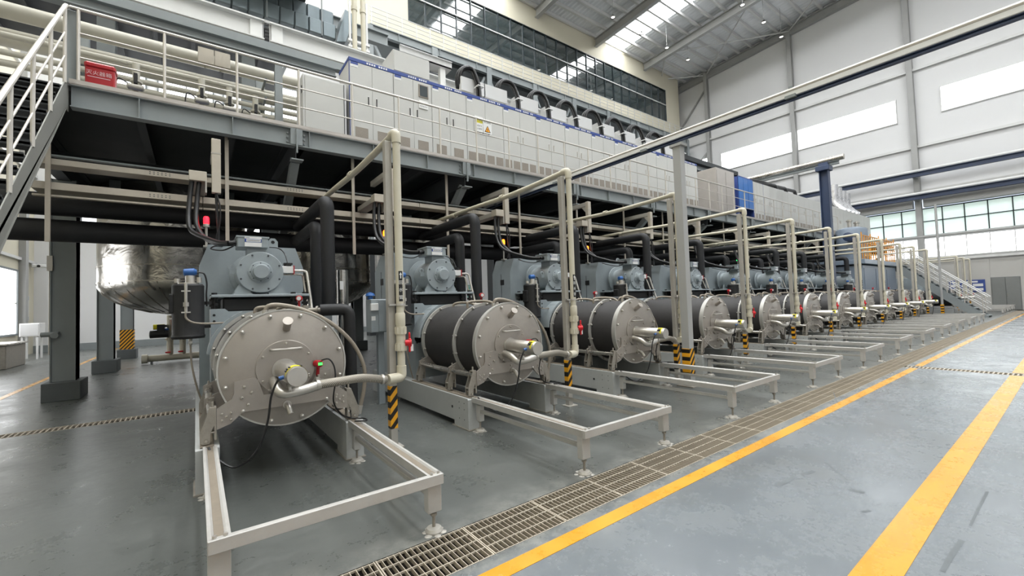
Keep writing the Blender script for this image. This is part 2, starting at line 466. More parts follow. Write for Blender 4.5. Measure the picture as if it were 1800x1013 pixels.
# walls
def make_walls():
    H = 27.4
    fw = struct('wall_right', MB().box(45, 45.3, YF, YB, 8.55, H).box(45, 45.3, YF, YB, -.2, 4.02).box(45, 45.3, 12.2, YB, 4.02, 8.55).box(45, 45.3, YF, 12.2, 5.55, 5.72),
                'wall', 'tall white panelled end wall of the hall with a strip of windows', 'wall')
    O('base_panel', MB().box(44.96, 45.0, YF, 3.87, 2.32, 3.6).box(44.96, 45, YF, 2.53, 0, 2.32).box(44.96, 45, 3.89, YB, 0, 3.6), 'lowwall', fw)
    for i, y in enumerate((-8.9, -.8, 7.27, 15.35, 23.45)):
        O('wall_column', MB().ibeam((44.72, y, 0), (44.72, y, 26.0), .36, .42, .04, .03, (1, 0, 0)).box(44.5, 44.53, y-.17, y+.17, 0, 26), 'column', fw)
    for z in (18.7, 12.68, 9.2, 3.85): O('girt', MB().box(44.78, 44.99, YF, YB if z > 9 else 12, z-.09, z+.09), 'girt', fw)
    for p, q in (((44.8, 23.45, 24.5), (44.8, 28.6, 18.8)), ((44.8, 23.45, 17.6), (44.8, 28.6, 13.0))): O('wall_brace', MB().bar(p, q, .1, .14), 'column', fw)
    n = 1
    for y0, y1 in ((-8.4, -1.3), (-.35, 5.67), (8.25, 15.12), (15.58, 22.3), (23.75, 29.2)):
        wd = struct('window_%d' % n, MB().box(44.9, 44.99, y0-.06, y1+.06, 14.9, 14.97).box(44.9, 44.99, y0-.06, y1+.06, 16.78, 16.84).box(44.9, 44.99, y0-.06, y0, 14.97, 16.78).box(44.9, 44.99, y1, y1+.06, 14.97, 16.78),
                    'girt', ['bright high window furthest right, mostly out of view', 'bright high window cut off at the photo\'s right edge', 'bright long high window between the second and third wall columns', 'bright long high window above the blue cabinets', 'bright high window half hidden by the grey cabinets'][n-1], 'window')
        O('pane', MB().box(44.94, 44.97, y0, y1, 14.97, 16.78), 'window', wd); n += 1
    # window band
    wb = struct('window_%d' % n, MB().box(44.9, 45.05, YF, 12.2, 7.78, 7.86).box(44.9, 45.05, YF, 12.2, 6.8, 6.86).box(44.9, 45.05, YF, 12.2, 5.72, 5.78),
                'mullion', 'two row band of pale green panes in the end wall', 'window'); n += 1
    wc = struct('window_%d' % n, MB().box(44.9, 45.05, YF, 12.2, 5.48, 5.54).box(44.9, 45.05, YF, 12.2, 4.02, 4.1), 'girt', 'bright glazed band low on the end wall above the door', 'window')
    for k in range(-9, 7):
        y = 4.90+k*1.145
        if y < YF or y > 11.6: continue
        O('mullion', MB().box(44.9, 45.03, y-.03, y+.03, 5.75, 7.8), 'mullion', wb)
        for z0, z1 in ((5.78, 6.8), (6.86, 7.78)): O('pane', MB().box(45.0, 45.02, y+.03, y+1.115, z0, z1), 'palewin', wb)
        O('mullion', MB().box(44.9, 45.03, y-.025, y+.025, 4.1, 5.48), 'girt', wc)
        O('pane', MB().box(45.0, 45.02, y+.025, y+1.12, 4.1, 5.48), 'window', wc)
    d = struct('door_1', MB().box(44.92, 45.0, 2.53, 3.89, 0, 2.32, .01), 'door', 'grey steel door in the end wall under the bright band', 'door')
    O('door_leaf', MB().box(44.88, 44.93, 2.57, 3.2, .03, 2.27, .01), 'door', d); O('door_leaf', MB().box(44.88, 44.93, 3.22, 3.85, .03, 2.27, .01), 'door', d)
    O('handle', MB().tube([(44.88, 3.15, 1.0), (44.83, 3.15, 1.0), (44.83, 3.15, 1.2), (44.88, 3.15, 1.2)], .012), 'steel', d)
    struct('trim_1', MB().box(44.3, 44.98, -12, 6.95, 7.9, 8.5).box(44.3, 44.98, 7.55, 12.2, 7.9, 8.5), 'column', 'grey lintel box above the window band', 'trim')
    struct('trim_2', MB().cyl((44.6, YF, 5.63), (44.6, 11, 5.63), .13), 'column', 'cream pipe running along the window band', 'trim')
    # back wall, left wall
    bw = struct('wall_back', MB().box(XL, 45, 30, 30.3, -.2, 27), 'wall', 'white wall behind the platform columns', 'wall')
    for i in range(5):
        x0 = -4.6+i*3.0
        wd = struct('window_%d' % (n+1+i), MB().box(x0-.08, x0+2.5, 29.93, 30.0, 6.4, 6.5).box(x0-.08, x0+2.5, 29.93, 30.0, 15.9, 16).box(x0+1.18, x0+1.24, 29.93, 30, 6.5, 15.9).box(x0-.08, x0, 29.93, 30, 6.5, 15.9).box(x0+2.42, x0+2.5, 29.93, 30, 6.5, 15.9).box(x0, x0+2.42, 29.93, 30, 11.2, 11.26),
                    'frame', 'tall bright window behind the pipework, %s from the left' % ORD[i], 'window')
        for a, b in ((x0, x0+1.18), (x0+1.24, x0+2.42)):
            O('pane', MB().box(a, b, 29.96, 29.98, 6.5, 11.2), 'sidewin', wd); O('pane', MB().box(a, b, 29.96, 29.98, 11.26, 15.9), 'sidewin', wd)
    n += 5
    lw = struct('wall_left', MB().box(XL-.3, XL, YF, 30, -.2, 27.4), 'beige', 'cream left wall with windows behind the stairs', 'wall')
    for y in (10.5, 19.0, 28.0): O('wall_column', MB().box(XL, XL+.22, y-.2, y+.2, 0, 26), 'column', lw)
    for z in (4.3, 8.5, 13): O('girt', MB().box(XL, XL+.1, 4, 30, z-.06, z+.06), 'girt', lw)
    for i, (y0, y1) in enumerate(((12.2, 17.6), (21.6, 27.4))):
        n += 1
        wd = struct('window_%d' % n, MB().box(XL, XL+.08, y0-.08, y1+.08, .95, 1.03).box(XL, XL+.08, y0-.08, y1+.08, 3.7, 3.78).box(XL, XL+.08, y0-.08, y0, 1.03, 3.7).box(XL, XL+.08, y1, y1+.08, 1.03, 3.7),
                    'frame', ['bright ground floor window nearer the stairs', 'bright ground floor window at the photo\'s left edge'][i], 'window')
        m = 4; st = (y1-y0)/m
        for k in range(m):
            O('pane', MB().box(XL+.02, XL+.04, y0+k*st+.03, y0+(k+1)*st-.03, 1.03, 2.3), 'sidewin', wd); O('pane', MB().box(XL+.02, XL+.04, y0+k*st+.03, y0+(k+1)*st-.03, 2.36, 3.7), 'sidewin', wd)
    struct('wall_front', MB().box(XL, 45, YF-.3, YF, -.2, 27.4), 'wall', 'white long wall behind the camera', 'wall')
    struct('baseboard_back', MB().box(XL, 30, 29.96, 30, 0, .35), 'struct', 'dark grey skirting at the foot of the back wall', 'skirting')
make_walls()

# roof
def make_roof():
    c = thing('ceiling', 'white ribbed steel roof on deep rafters', 'roof', (20, 7, 26), None, 'structure')
    sky = [(31.6, 33.9), (17.1, 19.4), (9.8, 12.1), (2.6, 4.9), (-4.8, -2.5)]
    bands = []; x = XL
    for a, b in sorted(sky): bands.append((x, a)); x = b
    bands.append((x, XR))
    for y0, y1 in ((7, YB), (YF, 7)):
        for a, b in bands:
            m = MB(); n = max(2, int((b-a)/.2)); vs = []
            for i in range(n+1):
                xx = a+(b-a)*i/n; dz = .05 if i % 2 else 0
                vs += [(xx, y0, roof_z(y0+1e-6)+dz), (xx, y1, roof_z(y1 if y1 > 7 else 6.9999)+dz)]
            m.add(vs, [(2*i, 2*i+1, 2*i+3, 2*i+2) for i in range(n)])
            o = O('roof_sheet', m, 'deck', c)
            for p in o.data.polygons: p.use_smooth = False
        for a, b in sky:
            O('skylight', MB().add([(a, y0, roof_z(y0+1e-6)+.02), (b, y0, roof_z(y0+1e-6)+.02), (b, y1, roof_z(y1 if y1 > 7 else 6.9999)+.02), (a, y1, roof_z(y1 if y1 > 7 else 6.9999)+.02)], [(0, 3, 2, 1)]), 'skylight', c)
    p0 = None; y = 29.4
    while y > YF:
        z = roof_z(y)
        O('purlin', MB().box(XL, XR, y-.04, y+.04, z-.26, z-.02).box(XL, XR, y-.05, y+.13, z-.29, z-.26), 'girt', c); y -= 1.2
    for x in (44.8, 37.35, 30.0, 22.8, 15.5, 8.2, 1.0):
        m = MB()
        for ya, yb in ((YB, 7), (7, YF)):
            m.ibeam((x, ya, roof_z(ya)-.66), (x, yb, roof_z(yb)-.66), .36, .74, .05, .04)
        O('rafter', m, 'column', c)
    for (ya, yb) in ((15.35, 23.45), (7.27, 15.35), (23.45, 29.5)):
        for a, b in ((ya, yb), (yb, ya)):
            O('roof_brace', MB().cyl((37.35, a, roof_z(a)-.6), (44.8, b, roof_z(b)-.6), .06, 8), 'girt', c)
    locs = [(27.0, 21.46), (30.7, 21.46), (34.4, 21.46), (37.85, 21.46), (38.1, 14.8), (34.4, 14.8), (41.55, 14.8)]
    for i, (x, y) in enumerate(locs):
        t = thing('pendant_lamp', 'round high bay lamp hanging from the roof, %s' % ['left of the skylight strip', 'in front of the skylight strip', 'right of the skylight strip by the rafter', 'by the end of the cream wall', 'between the crossed roof braces', 'near the photo\'s top edge', 'close to the end wall'][i], 'lamp', (x, y, 24.3), 'high bay lamps under the roof')
        O('rod', MB().cyl((x, y, 24.5), (x, y, roof_z(y)+.04), .015, 6), 'column', t)
        O('lamp_shade', MB().lathe((x, y, 24.3), (0, 0, 1), [(.22, .05), (.16, .1), (0, .21), (.01, .195), (.14, .09)], 18), 'black', t)
        O('bulb', MB().lathe((x, y, 24.3), (0, 0, 1), [(.03, .16), (.02, .001)], 14), 'bulb', t)
make_roof()

# cream upper wall with control room glazing, walkway in front
def upper_wall():
    a, b, y, z0, z1 = 7.6, 43.5, 26.0, 19.0, 26.1
    gx0, gx1, gz0, gz1 = 11.5, 40.95, 20.75, 24.12
    w = struct('wall_upper', MB().box(a, gx0, y, y+.25, z0, z1).box(gx1, b, y, y+.25, z0, z1).box(gx0, gx1, y, y+.25, z0, gz0).box(gx0, gx1, y, y+.25, gz1, z1).box(b-.25, b, y+.25, 30, z0, z1),
               'beige', 'cream upper wall holding the control room windows', 'wall')
    O('floor_slab', MB().box(a, b, y+.05, 30, 18.6, 19.0), 'struct', w)
    n = 24; st = (gx1-gx0)/n; zm = 22.5
    wd = struct('window_30', MB().box(gx0-.03, gx1+.03, y-.03, y+.1, gz0-.06, gz0).box(gx0-.03, gx1+.03, y-.03, y+.1, gz1, gz1+.06),
                'mullion', 'long dark control room window in the cream wall', 'window')
    O('transom', MB().box(gx0, gx1, y-.06, y+.02, zm-.04, zm+.04), 'girt', wd)
    p0 = None
    for i in range(n):
        for za, zb in ((gz0, zm-.03), (zm+.03, gz1)):
            O('pane', MB().box(gx0+i*st+.04, gx0+(i+1)*st-.04, y+.06, y+.08, za, zb), 'glass', wd)
    for i in range(n+1): O('mullion', MB().box(gx0+i*st-.04, gx0+i*st+.04, y-.02, y+.1, gz0, gz1), 'mullion', wd)
    O('dark_room_sheet', MB().box(gx0, gx1, y+.12, y+.2, gz0, gz1), 'black', wd)  # flat black sheet standing in for the dim room behind the panes
    # walkway
    t = thing('walkway', 'high steel walkway under the control room window', 'walkway', (20, 25.4, 18.4))
    O('edge_beam', MB().ibeam((8.6, 25.2, 18.7), (43.6, 25.2, 18.7), .25, .56, .05, .04), 'struct', t)
    O('deck_plate', MB().box(8.6, 43.6, 25.2, 26, 18.98, 19.04), 'under', t)
    xs = [8.7+i*.985 for i in range(36)]
    for i, x in enumerate(xs): O('rail_post', MB().box(x-.02, x+.02, 25.18, 25.22, 19.0, 20.12), 'girt', t)
    for z in (19.25, 19.55, 19.83, 20.12): O('rail', MB().cyl((8.6, 25.2, z), (43.4, 25.2, z), .022, 6), 'girt', t)
    for i in range(12): O('stiffener', MB().box(10.4+i*2.9-.02, 10.4+i*2.9+.02, 25.08, 25.2, 18.45, 18.95), 'struct', t)
    for i in range(9):
        x = 8.55+i*4.36
        c = thing('building_column', 'slate grey steel column carrying the high walkway, %s from the left' % ORD[i], 'column', (x, 25.6, 0), None, 'structure')
        O('shaft', MB().ibeam((x, 25.3, 5.0), (x, 25.3, 18.42), .42, .4, .03, .03, (0, 1, 0)).box(x-.21, x+.21, 25.08, 25.11, 5, 18.9), 'struct', c)
        O('foot', MB().box(x-.4, x+.4, 24.95, 25.6, 0, 5.0), 'under', c)
        if i < 8:
            O('diagonal_brace', MB().bar((x+.2, 25.4, 18.2), (x+2.1, 25.4, 14.5), .16, .16), 'struct', c)
            O('diagonal_brace', MB().bar((x+4.1, 25.4, 18.2), (x+2.2, 25.4, 14.5), .16, .16), 'struct', c)
    t = thing('floor_slab', 'dark intermediate floor behind the cabinets under the walkway', 'floor slab', (20, 27, 13), None, 'structure')
    O('slab', MB().box(8, 43.5, 20, 29.9, 13.6, 14.0), 'under', t)
    for i in range(14): O('joist', MB().box(8, 43.5, 20.4+i*.7, 20.5+i*.7, 13.2, 13.6), 'struct', t)
upper_wall()

# ================================================================== mills
C0, PITCH, NM = .72, 2.79, 11
ZC = 1.045   # drum axis height
def make_mill():
    c = C0; X = lambda v: c+v
    t = thing('horizontal_mill', 'first mill', 'mill', (c, 6.5, 0), 'row of horizontal grinding mills')
    # base beams
    for s in (-1, 1):
        m = MB(); a, b = X(s*.555), X(s*.735)
        m.prism([(4.75, 0), (5.12, 0), (5.12, .075), (7.9, .075), (7.9, 0), (8.4, 0), (8.4, .385), (8.385, .4), (4.765, .4), (4.75, .385)], 'x', min(a, b), max(a, b))
        bm_ = O('base_beam', m, 'beam', t)
        O('slide_track', MB().box(X(s*.595), X(s*.70), 4.76, 6.6, .4, .412, .003), 'railin', bm_)
        h = MB(); xo = X(s*.7355)
        for yy, zz in ((4.85, .33), (4.85, .25), (4.85, .12), (4.98, .33), (4.98, .25), (4.98, .12)): h.cyl((xo-.002, yy, zz), (xo+.002, yy, zz), .007, 8)
        h.cyl((xo-.003, 5.17, .24), (xo+.003, 5.17, .24), .019, 10)
        stuff(O('bolt_holes', h, 'black', bm_))
        O('foot_plate', MB().box(X(s*.54), X(s*.75), 4.72, 5.16, 0, .012), 'cast', bm_)
    # drum
    O('drum', MB().lathe((c, 4.86, ZC), (0, 1, 0), [(0, .535), (.01, .543), (1.55, .543), (1.56, .535)], 56), 'drum', t)
    for nm, y, r0, r1, th in (('front_flange', 4.855, .3, .568, .028), ('middle_flange', 5.37, .49, .585, .035), ('rear_flange', 6.40, .3, .585, .045)):
        f = O(nm, MB().ring((c, y, ZC), (0, 1, 0), r0, r1, th, 56), 'rim', t)
        if nm != 'front_flange':
            b = MB()
            for i in range(14):
                a = 2*PI*(i+.5)/14; p = (c+.562*math.cos(a), y, ZC+.562*math.sin(a))
                b.lathe((p[0], y, p[2]), (0, -1, 0), [(-.07, .012), (-.04, .018), (.016, .018), (.03, .014), (.036, .004)], 8)
            stuff(O('bolts', b, 'bright', f))
    # end disk
    d = O('end_disk', MB().lathe((c, 4.80, ZC), (0, 1, 0), [(0, .556), (.006, .566), (.04, .57), (.05, .566)], 64), 'disk', t)
    O('disk_rim', MB().ring((c, 4.797, ZC), (0, 1, 0), .562, .576, .055, 64), 'rim', d)
    O('inner_cover', MB().lathe((c, 4.783, ZC), (0, 1, 0), [(0, .262), (.004, .268), (.018, .268)], 48), 'disk', t)
    b = MB()
    for i in range(12):
        a = 2*PI*(i+.5)/12; p = Vector((c+.525*math.cos(a), 4.8, ZC+.525*math.sin(a)))
        b.lathe(p, (0, -1, 0), [(0, .02), (.014, .02), (.014, .017), (.03, .015), (.037, .008), (.039, .001)], 8)
    stuff(O('acorn_bolts', b, 'bright', d))
    b = MB()
    for i in range(6):
        a = PI/2+2*PI*i/6; p = Vector((c+.235*math.cos(a), 4.784, ZC+.235*math.sin(a)))
        b.lathe(p, (0, -1, 0), [(0, .013), (.012, .012), (.016, .001)], 8)
    for x, z in ((-.38, .80), (-.36, .9), (-.30, .84), (-.33, .73), (-.15, .84), (.12, .78), (-.02, .75), (.20, .95), (.24, .79), (.33, .84), (.36, .93), (.47, .7)): b.lathe((c+x, 4.775, z), (0, -1, 0), [(0, .014), (.009, .013), (.012, .001)], 8)
    for s in (-1, 1):
        for dx, dz in ((0, 0), (.035, .03), (-.035, .03), (.035, -.03), (-.035, -.03)): b.lathe((c+s*.5+dx, 4.775, .645+dz), (0, -1, 0), [(0, .013), (.009, .012), (.012, .001)], 8)
    stuff(O('cover_screws', b, 'steel', d))
    O('handle', MB().tube([(X(-.135), 4.785, 1.225), (X(-.135), 4.735, 1.225), (X(.135), 4.735, 1.225), (X(.135), 4.785, 1.225)], .0115, 10, .03), 'bright', d)
    pt = O('inspection_port', MB().cyl((X(.01), 4.80, 1.425), (X(.005), 4.69, 1.50), .036, 18), 'disk', d)
    O('port_cap', MB().cyl((X(.005), 4.692, 1.499), (X(.004), 4.68, 1.507), .046, 20), 'disk', pt)
    # hinge plate with two arms
    pl = [(-.44, .955), (-.27, .975), (-.245, .95), (-.2, .80), (.2, .80), (.28, .95), (.30, .975), (.415, .975), (.415, .79), (.50, .775), (.575, .715), (.575, .545), (.47, .555), (.37, .665), (-.37, .665), (-.47, .575), (-.575, .54), (-.575, .725), (-.46, .795), (-.44, .85)]
    O('hinge_plate', MB().prism([(c+x, z) for x, z in pl], 'y', 4.776, 4.798), 'disk', t)
    # hub cylinder with yellow label
    hb = O('end_cylinder', MB().lathe((X(-.02), 4.79, 1.02), Vector((.02, -.59, -.005)), [(0, .11), (.02, .11), (.02, .09), (.565, .09), (.58, .084), (.59, .084)], 28), 'bright', t)
    l = MB(); n = 12; vs = []
    for i in range(n+1):
        a = -.25+2.2*i/n
        for yy in (4.235, 4.33): vs.append((X(0)+.0915*math.cos(a)*1.0, yy, 1.0165+.0915*math.sin(a)))
    l.add(vs, [(2*i, 2*i+2, 2*i+3, 2*i+1) for i in range(n)])
    # left-facing label so that it is read from the aisle
    vs = []
    for i in range(n+1):
        a = PI-.95-1.5*(i/n-1)-.55
        for yy in (4.235, 4.33): vs.append((X(0)+.0918*math.cos(a), yy, 1.0165+.0918*math.sin(a)))
    l.add(vs, [(2*i, 2*i+1, 2*i+3, 2*i+2) for i in range(n)])
    lb = O('warning_label', l, 'yellowlabel', hb)
    k = MB()
    for a, hh in ((2.15, .012), (2.42, .016), (2.62, .012), (1.1, .014)):
        p = Vector((X(0)+.093*math.cos(a), 4.283, 1.0165+.093*math.sin(a)))
        k.box(p.x-.006, p.x+.006, 4.255, 4.312, p.z-hh*.5, p.z+hh*.5)
    stuff(O('label_print', k, 'ink', hb))
    # product inlet: elbow, clamps, braided hose
    zi = .865
    O('inlet_elbow', MB().tube([(X(-.11), 4.80, .925), (X(-.115), 4.62, .90), (X(-.09), 4.53, .825), (X(.08), 4.53, .83), (X(.26), 4.55, zi)], .046, 16, .09, 8), 'bright', t)
    hs = O('braided_hose', MB().tube(smooth_curve([(X(.24), 4.548, zi), (X(.45), 4.56, zi+.005), (X(.7), 4.60, zi), (X(.96), 4.66, zi-.06)]), .044, 16), 'braid', t)
    q = MB()
    for x, yy, zz in ((-.02, 4.535, zi), (.235, 4.546, zi), (.92, 4.652, zi-.048)): q.lathe((X(x)-.012, yy, zz), (1, .06, 0), [(0, .046), (0, .054), (.025, .054), (.025, .046)], 18, True)
    for x in (.235,): q.box(X(x)-.014, X(x)+.014, 4.53, 4.56, zi+.045, zi+.075)
    O('hose_clamps', q, 'bright', hs)
    O('drain_spout', MB().tube([(X(.0), 4.79, .675), (X(.0), 4.70, .675), (X(.015), 4.665, .60)], .026, 12, .05, 6).lathe((X(0), 4.79, .675), (0, -1, 0), [(0, .04), (.03, .04)], 14), 'bright', t)
    # red transmitter with green screen
    r = O('transmitter', MB().lathe((X(.285), 4.73, 1.05), (.35, -1, 0), [(-.05, .022), (-.04, .036), (.03, .036), (.035, .03)], 18).cyl((X(.285), 4.74, 1.02), (X(.285), 4.77, .93), .016, 10), 'red', t)
    O('screen', MB().lathe((X(.285)+.012, 4.697, 1.05), (.35, -1, 0), [(0, .024), (.002, .024)], 16), 'black', r)
    O('green_display', MB().prism([(X(.275), 1.038), (X(.315), 1.038), (X(.315), 1.064), (X(.275), 1.064)], 'y', 4.685, 4.6865), 'screen', r)
    O('transmitter_valve', MB().cyl((X(.29), 4.79, .885), (X(.29), 4.72, .885), .02, 10).cyl((X(.29), 4.74, .86), (X(.29), 4.74, .94), .012, 8).box(X(.25), X(.33), 4.715, 4.73, .88, .892), 'bright', r)
    O('sensor_cable', MB().tube(smooth_curve([(X(.30), 4.74, 1.075), (X(.38), 4.7, 1.09), (X(.43), 4.68, 1.0), (X(.43), 4.66, .85), (X(.42), 4.7, .65), (X(.5), 4.74, .5), (X(.62), 4.78, .425), (X(.72), 4.66, .425), (X(.70), 4.54, .43), (X(.6), 4.6, .43)]), .008, 6), 'cable', t)
    O('hub_cable', MB().tube(smooth_curve([(X(-.09), 4.33, 1.01), (X(-.14), 4.32, .985), (X(-.19), 4.34, .85), (X(-.22), 4.36, .62), (X(-.30), 4.40, .38), (X(-.45), 4.50, .25), (X(-.58), 4.60, .33), (X(-.64), 4.66, .425)]), .0095, 6), 'cable', t)
    O('cable_gland', MB().cyl((X(-.085), 4.33, 1.01), (X(-.13), 4.33, 1.0), .018, 10), 'bluehead', hb)
    # roller brackets and slide rods
    for s in (-1, 1):
        O('slide_rod', MB().cyl((X(s*.615), 4.80, .685), (X(s*.615), 6.42, .685), .032, 14), 'steel', t)
        for y in (4.83, 5.385, 6.375):
            m = MB(); xi = X(s*.585); xw = X(s*.655)
            m.box(xi-.008, xi+.008, y-.045, y+.045, .45, .745)
            for dy in (-.042, .034): m.prism([(xi, .74), (X(s*.625), .74), (X(s*.70), .53), (X(s*.70), .44), (X(s*.68), .42), (X(s*.63), .42), (X(s*.62), .52), (xi, .60)], 'y', y+dy, y+dy+.008)
            m.box(xi, X(s*.698), y-.04, y+.04, .515, .525).box(xi, X(s*.625), y-.04, y+.04, .73, .742)
            m.cyl((X(s*.605), y, .742), (X(s*.605), y, .79), .011, 8)
            k = O('roller_bracket', m, 'cast', t)
            O('roller', MB().cyl((xw-.028, y, .452), (xw+.028, y, .452), .04, 16).cyl((xw, y-.06, .452), (xw, y+.06, .452), .013, 8), 'steel', k)
            if y > 5:
                O('flange_ear', MB().prism([(X(s*.50), .80), (X(s*.30), .60), (X(s*.45), .60), (X(s*.66), .655), (X(s*.66), .735), (X(s*.56), .78)], 'y', y-.014, y+.014), 'disk', t)
    # housing
    h = MB().prism([(X(-.57), .4), (X(.57), .4), (X(.57), 1.66), (X(.42), 1.66), (X(.38), 1.625), (X(-.38), 1.625), (X(-.42), 1.66), (X(-.57), 1.66)], 'y', 6.72, 7.6)
    hs2 = O('bearing_housing', h, 'mill', t)
    q = MB()
    for x, z in ((-.535, 1.58), (-.535, 1.50), (-.535, 1.22), (-.535, 1.0), (.535, 1.5)): q.cyl((X(x), 6.716, z), (X(x), 6.73, z), .016, 10)
    stuff(O('mounting_holes', q, 'black', hs2))
    O('drum_neck', MB().lathe((c, 6.44, ZC), (0, 1, 0), [(0, .44), (.28, .44)], 40), 'rubber', t)
    arc = lambda r: [(c+r*math.cos(math.radians(q)), ZC+r*math.sin(math.radians(q))) for q in range(112, 176, 7)]
    O('drum_hood', MB().prism(arc(.62)+arc(.585)[::-1], 'y', 6.47, 6.72), 'mill', t)
    O('access_hole', MB().cyl((X(-.5), 6.715, 1.07), (X(-.5), 6.73, 1.07), .075, 20), 'black', hs2)
    O('hood_lug', MB().prism([(X(-.44), 1.45), (X(-.36), 1.56), (X(-.26), 1.50), (X(-.36), 1.38)], 'y', 6.5, 6.68), 'mill', t)
    O('belly', MB().box(X(-.44), X(.42), 6.8, 7.58, 1.62, 1.805, .02), 'rubber', t)
    sh = O('motor_shelf', MB().box(X(-.565), X(.60), 6.70, 7.6, 1.81, 1.845, .005), 'mill', t)
    for s, y in ((-.53, 6.78), (.55, 6.78), (.40, 6.78), (-.53, 7.5), (.55, 7.5)): O('jacking_bolt', MB().cyl((X(s), y, 1.66), (X(s), y, 1.87), .022, 10).cyl((X(s), y, 1.70), (X(s), y, 1.735), .045, 6).cyl((X(s), y, 1.775), (X(s), y, 1.81), .045, 6).cyl((X(s), y, 1.846), (X(s), y, 1.872), .036, 6), 'black', sh)
    # motor
    zm = 2.155
    mo = O('motor', MB().lathe((c, 6.83, zm), (0, 1, 0), [(0, .262), (.02, .275), (.5, .275), (.53, .25), (.60, .25), (.62, .33), (.66, .33)], 48), 'mill', t)
    O('motor_end_plate', MB().lathe((c, 6.80, zm), (0, 1, 0), [(0, .277), (.006, .284), (.03, .284)], 48), 'mill', mo)
    O('bearing_cap', MB().lathe((c, 6.80, zm), (0, -1, 0), [(0, .15), (.012, .15), (.02, .135), (.02, .12), (.035, .112), (.035, .1), (.10, .1), (.112, .09)], 32), 'mill', mo)
    q = MB()
    for i in range(8):
        a = 2*PI*(i+.5)/8; q.lathe((c+.25*math.cos(a), 6.8, zm+.25*math.sin(a)), (0, -1, 0), [(0, .013), (.01, .012), (.012, .001)], 8)
        a = 2*PI*i/8; q.lathe((c+.125*math.cos(a), 6.785, zm+.125*math.sin(a)), (0, -1, 0), [(0, .009), (.01, .008), (.011, .001)], 6)
    stuff(O('motor_screws', q, 'seam', mo))
    for s in (-1, 1):
        for y in (6.84, 7.28):
            O('motor_foot', MB().prism([(X(s*.11), 1.846), (X(s*.30), 1.846), (X(s*.30), 1.90), (X(s*.225), 2.03), (X(s*.12), 1.92)], 'y', y, y+.03).box(X(s*.1), X(s*.315), y-.02, y+.12, 1.846, 1.87), 'mill', mo)
        O('lifting_eye', MB().ring((X(-.33 if s < 0 else -.02), 6.92, zm+.08 if s < 0 else zm+.325), (0, 1, 0), .024, .045, .022, 16).box(X(-.35 if s < 0 else -.06), X(-.25 if s < 0 else .02), 6.92, 6.942, zm-.02 if s < 0 else zm+.24, zm+.05 if s < 0 else zm+.29), 'mill', mo)
    O('box_neck', MB().box(X(-.15), X(.08), 6.86, 7.15, zm+.22, 2.50), 'mill', mo)
    tb = O('terminal_box', MB().box(X(-.27), X(.10), 6.80, 7.18, 2.49, 2.652, .012).box(X(-.28), X(.11), 6.79, 7.19, 2.63, 2.652), 'mill', mo)
    st = O('rating_sticker', MB().box(X(-.185), X(.015), 6.787, 6.79, 2.505, 2.64), 'white', tb)
    O('sticker_band', MB().box(X(-.185), X(.015), 6.7855, 6.787, 2.565, 2.612), 'blue', st)
    O('sticker_field', MB().box(X(-.165), X(.004), 6.784, 6.7856, 2.572, 2.606), 'white', st)
    q = MB()
    for i in range(11): q.box(X(-.155+i*.0138), X(-.155+i*.0138+.009), 6.783, 6.784, 2.583, 2.595)
    for i in range(4): q.box(X(-.172+i*.012), X(-.172+i*.012+.008), 6.786, 6.7871, 2.622, 2.63)
    stuff(O('sticker_print', q, 'ink', st))
    O('box_gland', MB().cyl((X(-.27), 6.93, 2.565), (X(-.36), 6.93, 2.56), .03, 10).cyl((X(-.27), 7.05, 2.565), (X(-.36), 7.05, 2.56), .03, 10).cyl((X(-.29), 6.93, 2.565), (X(-.31), 6.93, 2.565), .04, 6), 'black', tb)
    # belt guard cabinet
    cb = O('drive_cabinet', MB().prism([(X(-.685), .4), (X(.685), .4), (X(.685), 2.30), (X(.575), 2.617), (X(-.575), 2.617), (X(-.685), 2.30)], 'y', 7.6, 8.3), 'mill', t)
    O('vent_slot', MB().box(X(-.69), X(-.68), 7.84, 7.98, 2.03, 2.15), 'black', cb)
    O('data_plate', MB().box(X(-.69), X(-.683), 7.72, 7.86, 1.30, 1.55), 'white', cb)
    O('panel_seam', MB().box(X(-.688), X(.688), 7.94, 7.955, .42, 2.28), 'seam', cb)
    O('lifting_lug', MB().prism([(X(.19), 2.617), (X(.33), 2.617), (X(.33), 2.71), (X(.29), 2.76), (X(.23), 2.76), (X(.19), 2.71)], 'y', 7.62, 7.64), 'mill', cb)
    O('lug_hole', MB().cyl((X(.26), 7.617, 2.70), (X(.26), 7.643, 2.70), .026, 14), 'black', cb)
    lp = O('lamp_pole', MB().cyl((X(-.59), 7.95, 2.6), (X(-.59), 7.95, 2.96), .016, 8).cyl((X(-.59), 7.95, 2.93), (X(-.59), 7.95, 2.975), .04, 12).box(X(-.63), X(-.54), 7.9, 8.0, 2.617, 2.64), 'post', t)
    O('signal_lamp', MB().lathe((X(-.59), 7.95, 2.975), (0, 0, 1), [(0, .038), (.09, .038), (.115, .025), (.12, .001)], 14), 'lampoff', t)
    # hoses and valves over the drum
    h1 = O('coolant_hose', MB().tube(smooth_curve([(X(-.16), 4.95, 1.60), (X(-.13), 4.94, 1.66), (X(-.02), 4.93, 1.665), (X(.18), 4.92, 1.61), (X(.45), 4.9, 1.46), (X(.68), 4.9, 1.22), (X(.80), 4.9, .95), (X(.80), 4.9, .72), (X(.75), 4.9, .50)]), .022, 10), 'hose', t)
    O('hose_fitting', MB().cyl((X(.75), 4.9, .52), (X(.73), 4.9, .43), .032, 10).cyl((X(-.16), 4.95, 1.62), (X(-.16), 4.95, 1.54), .028, 10), 'bright', h1)
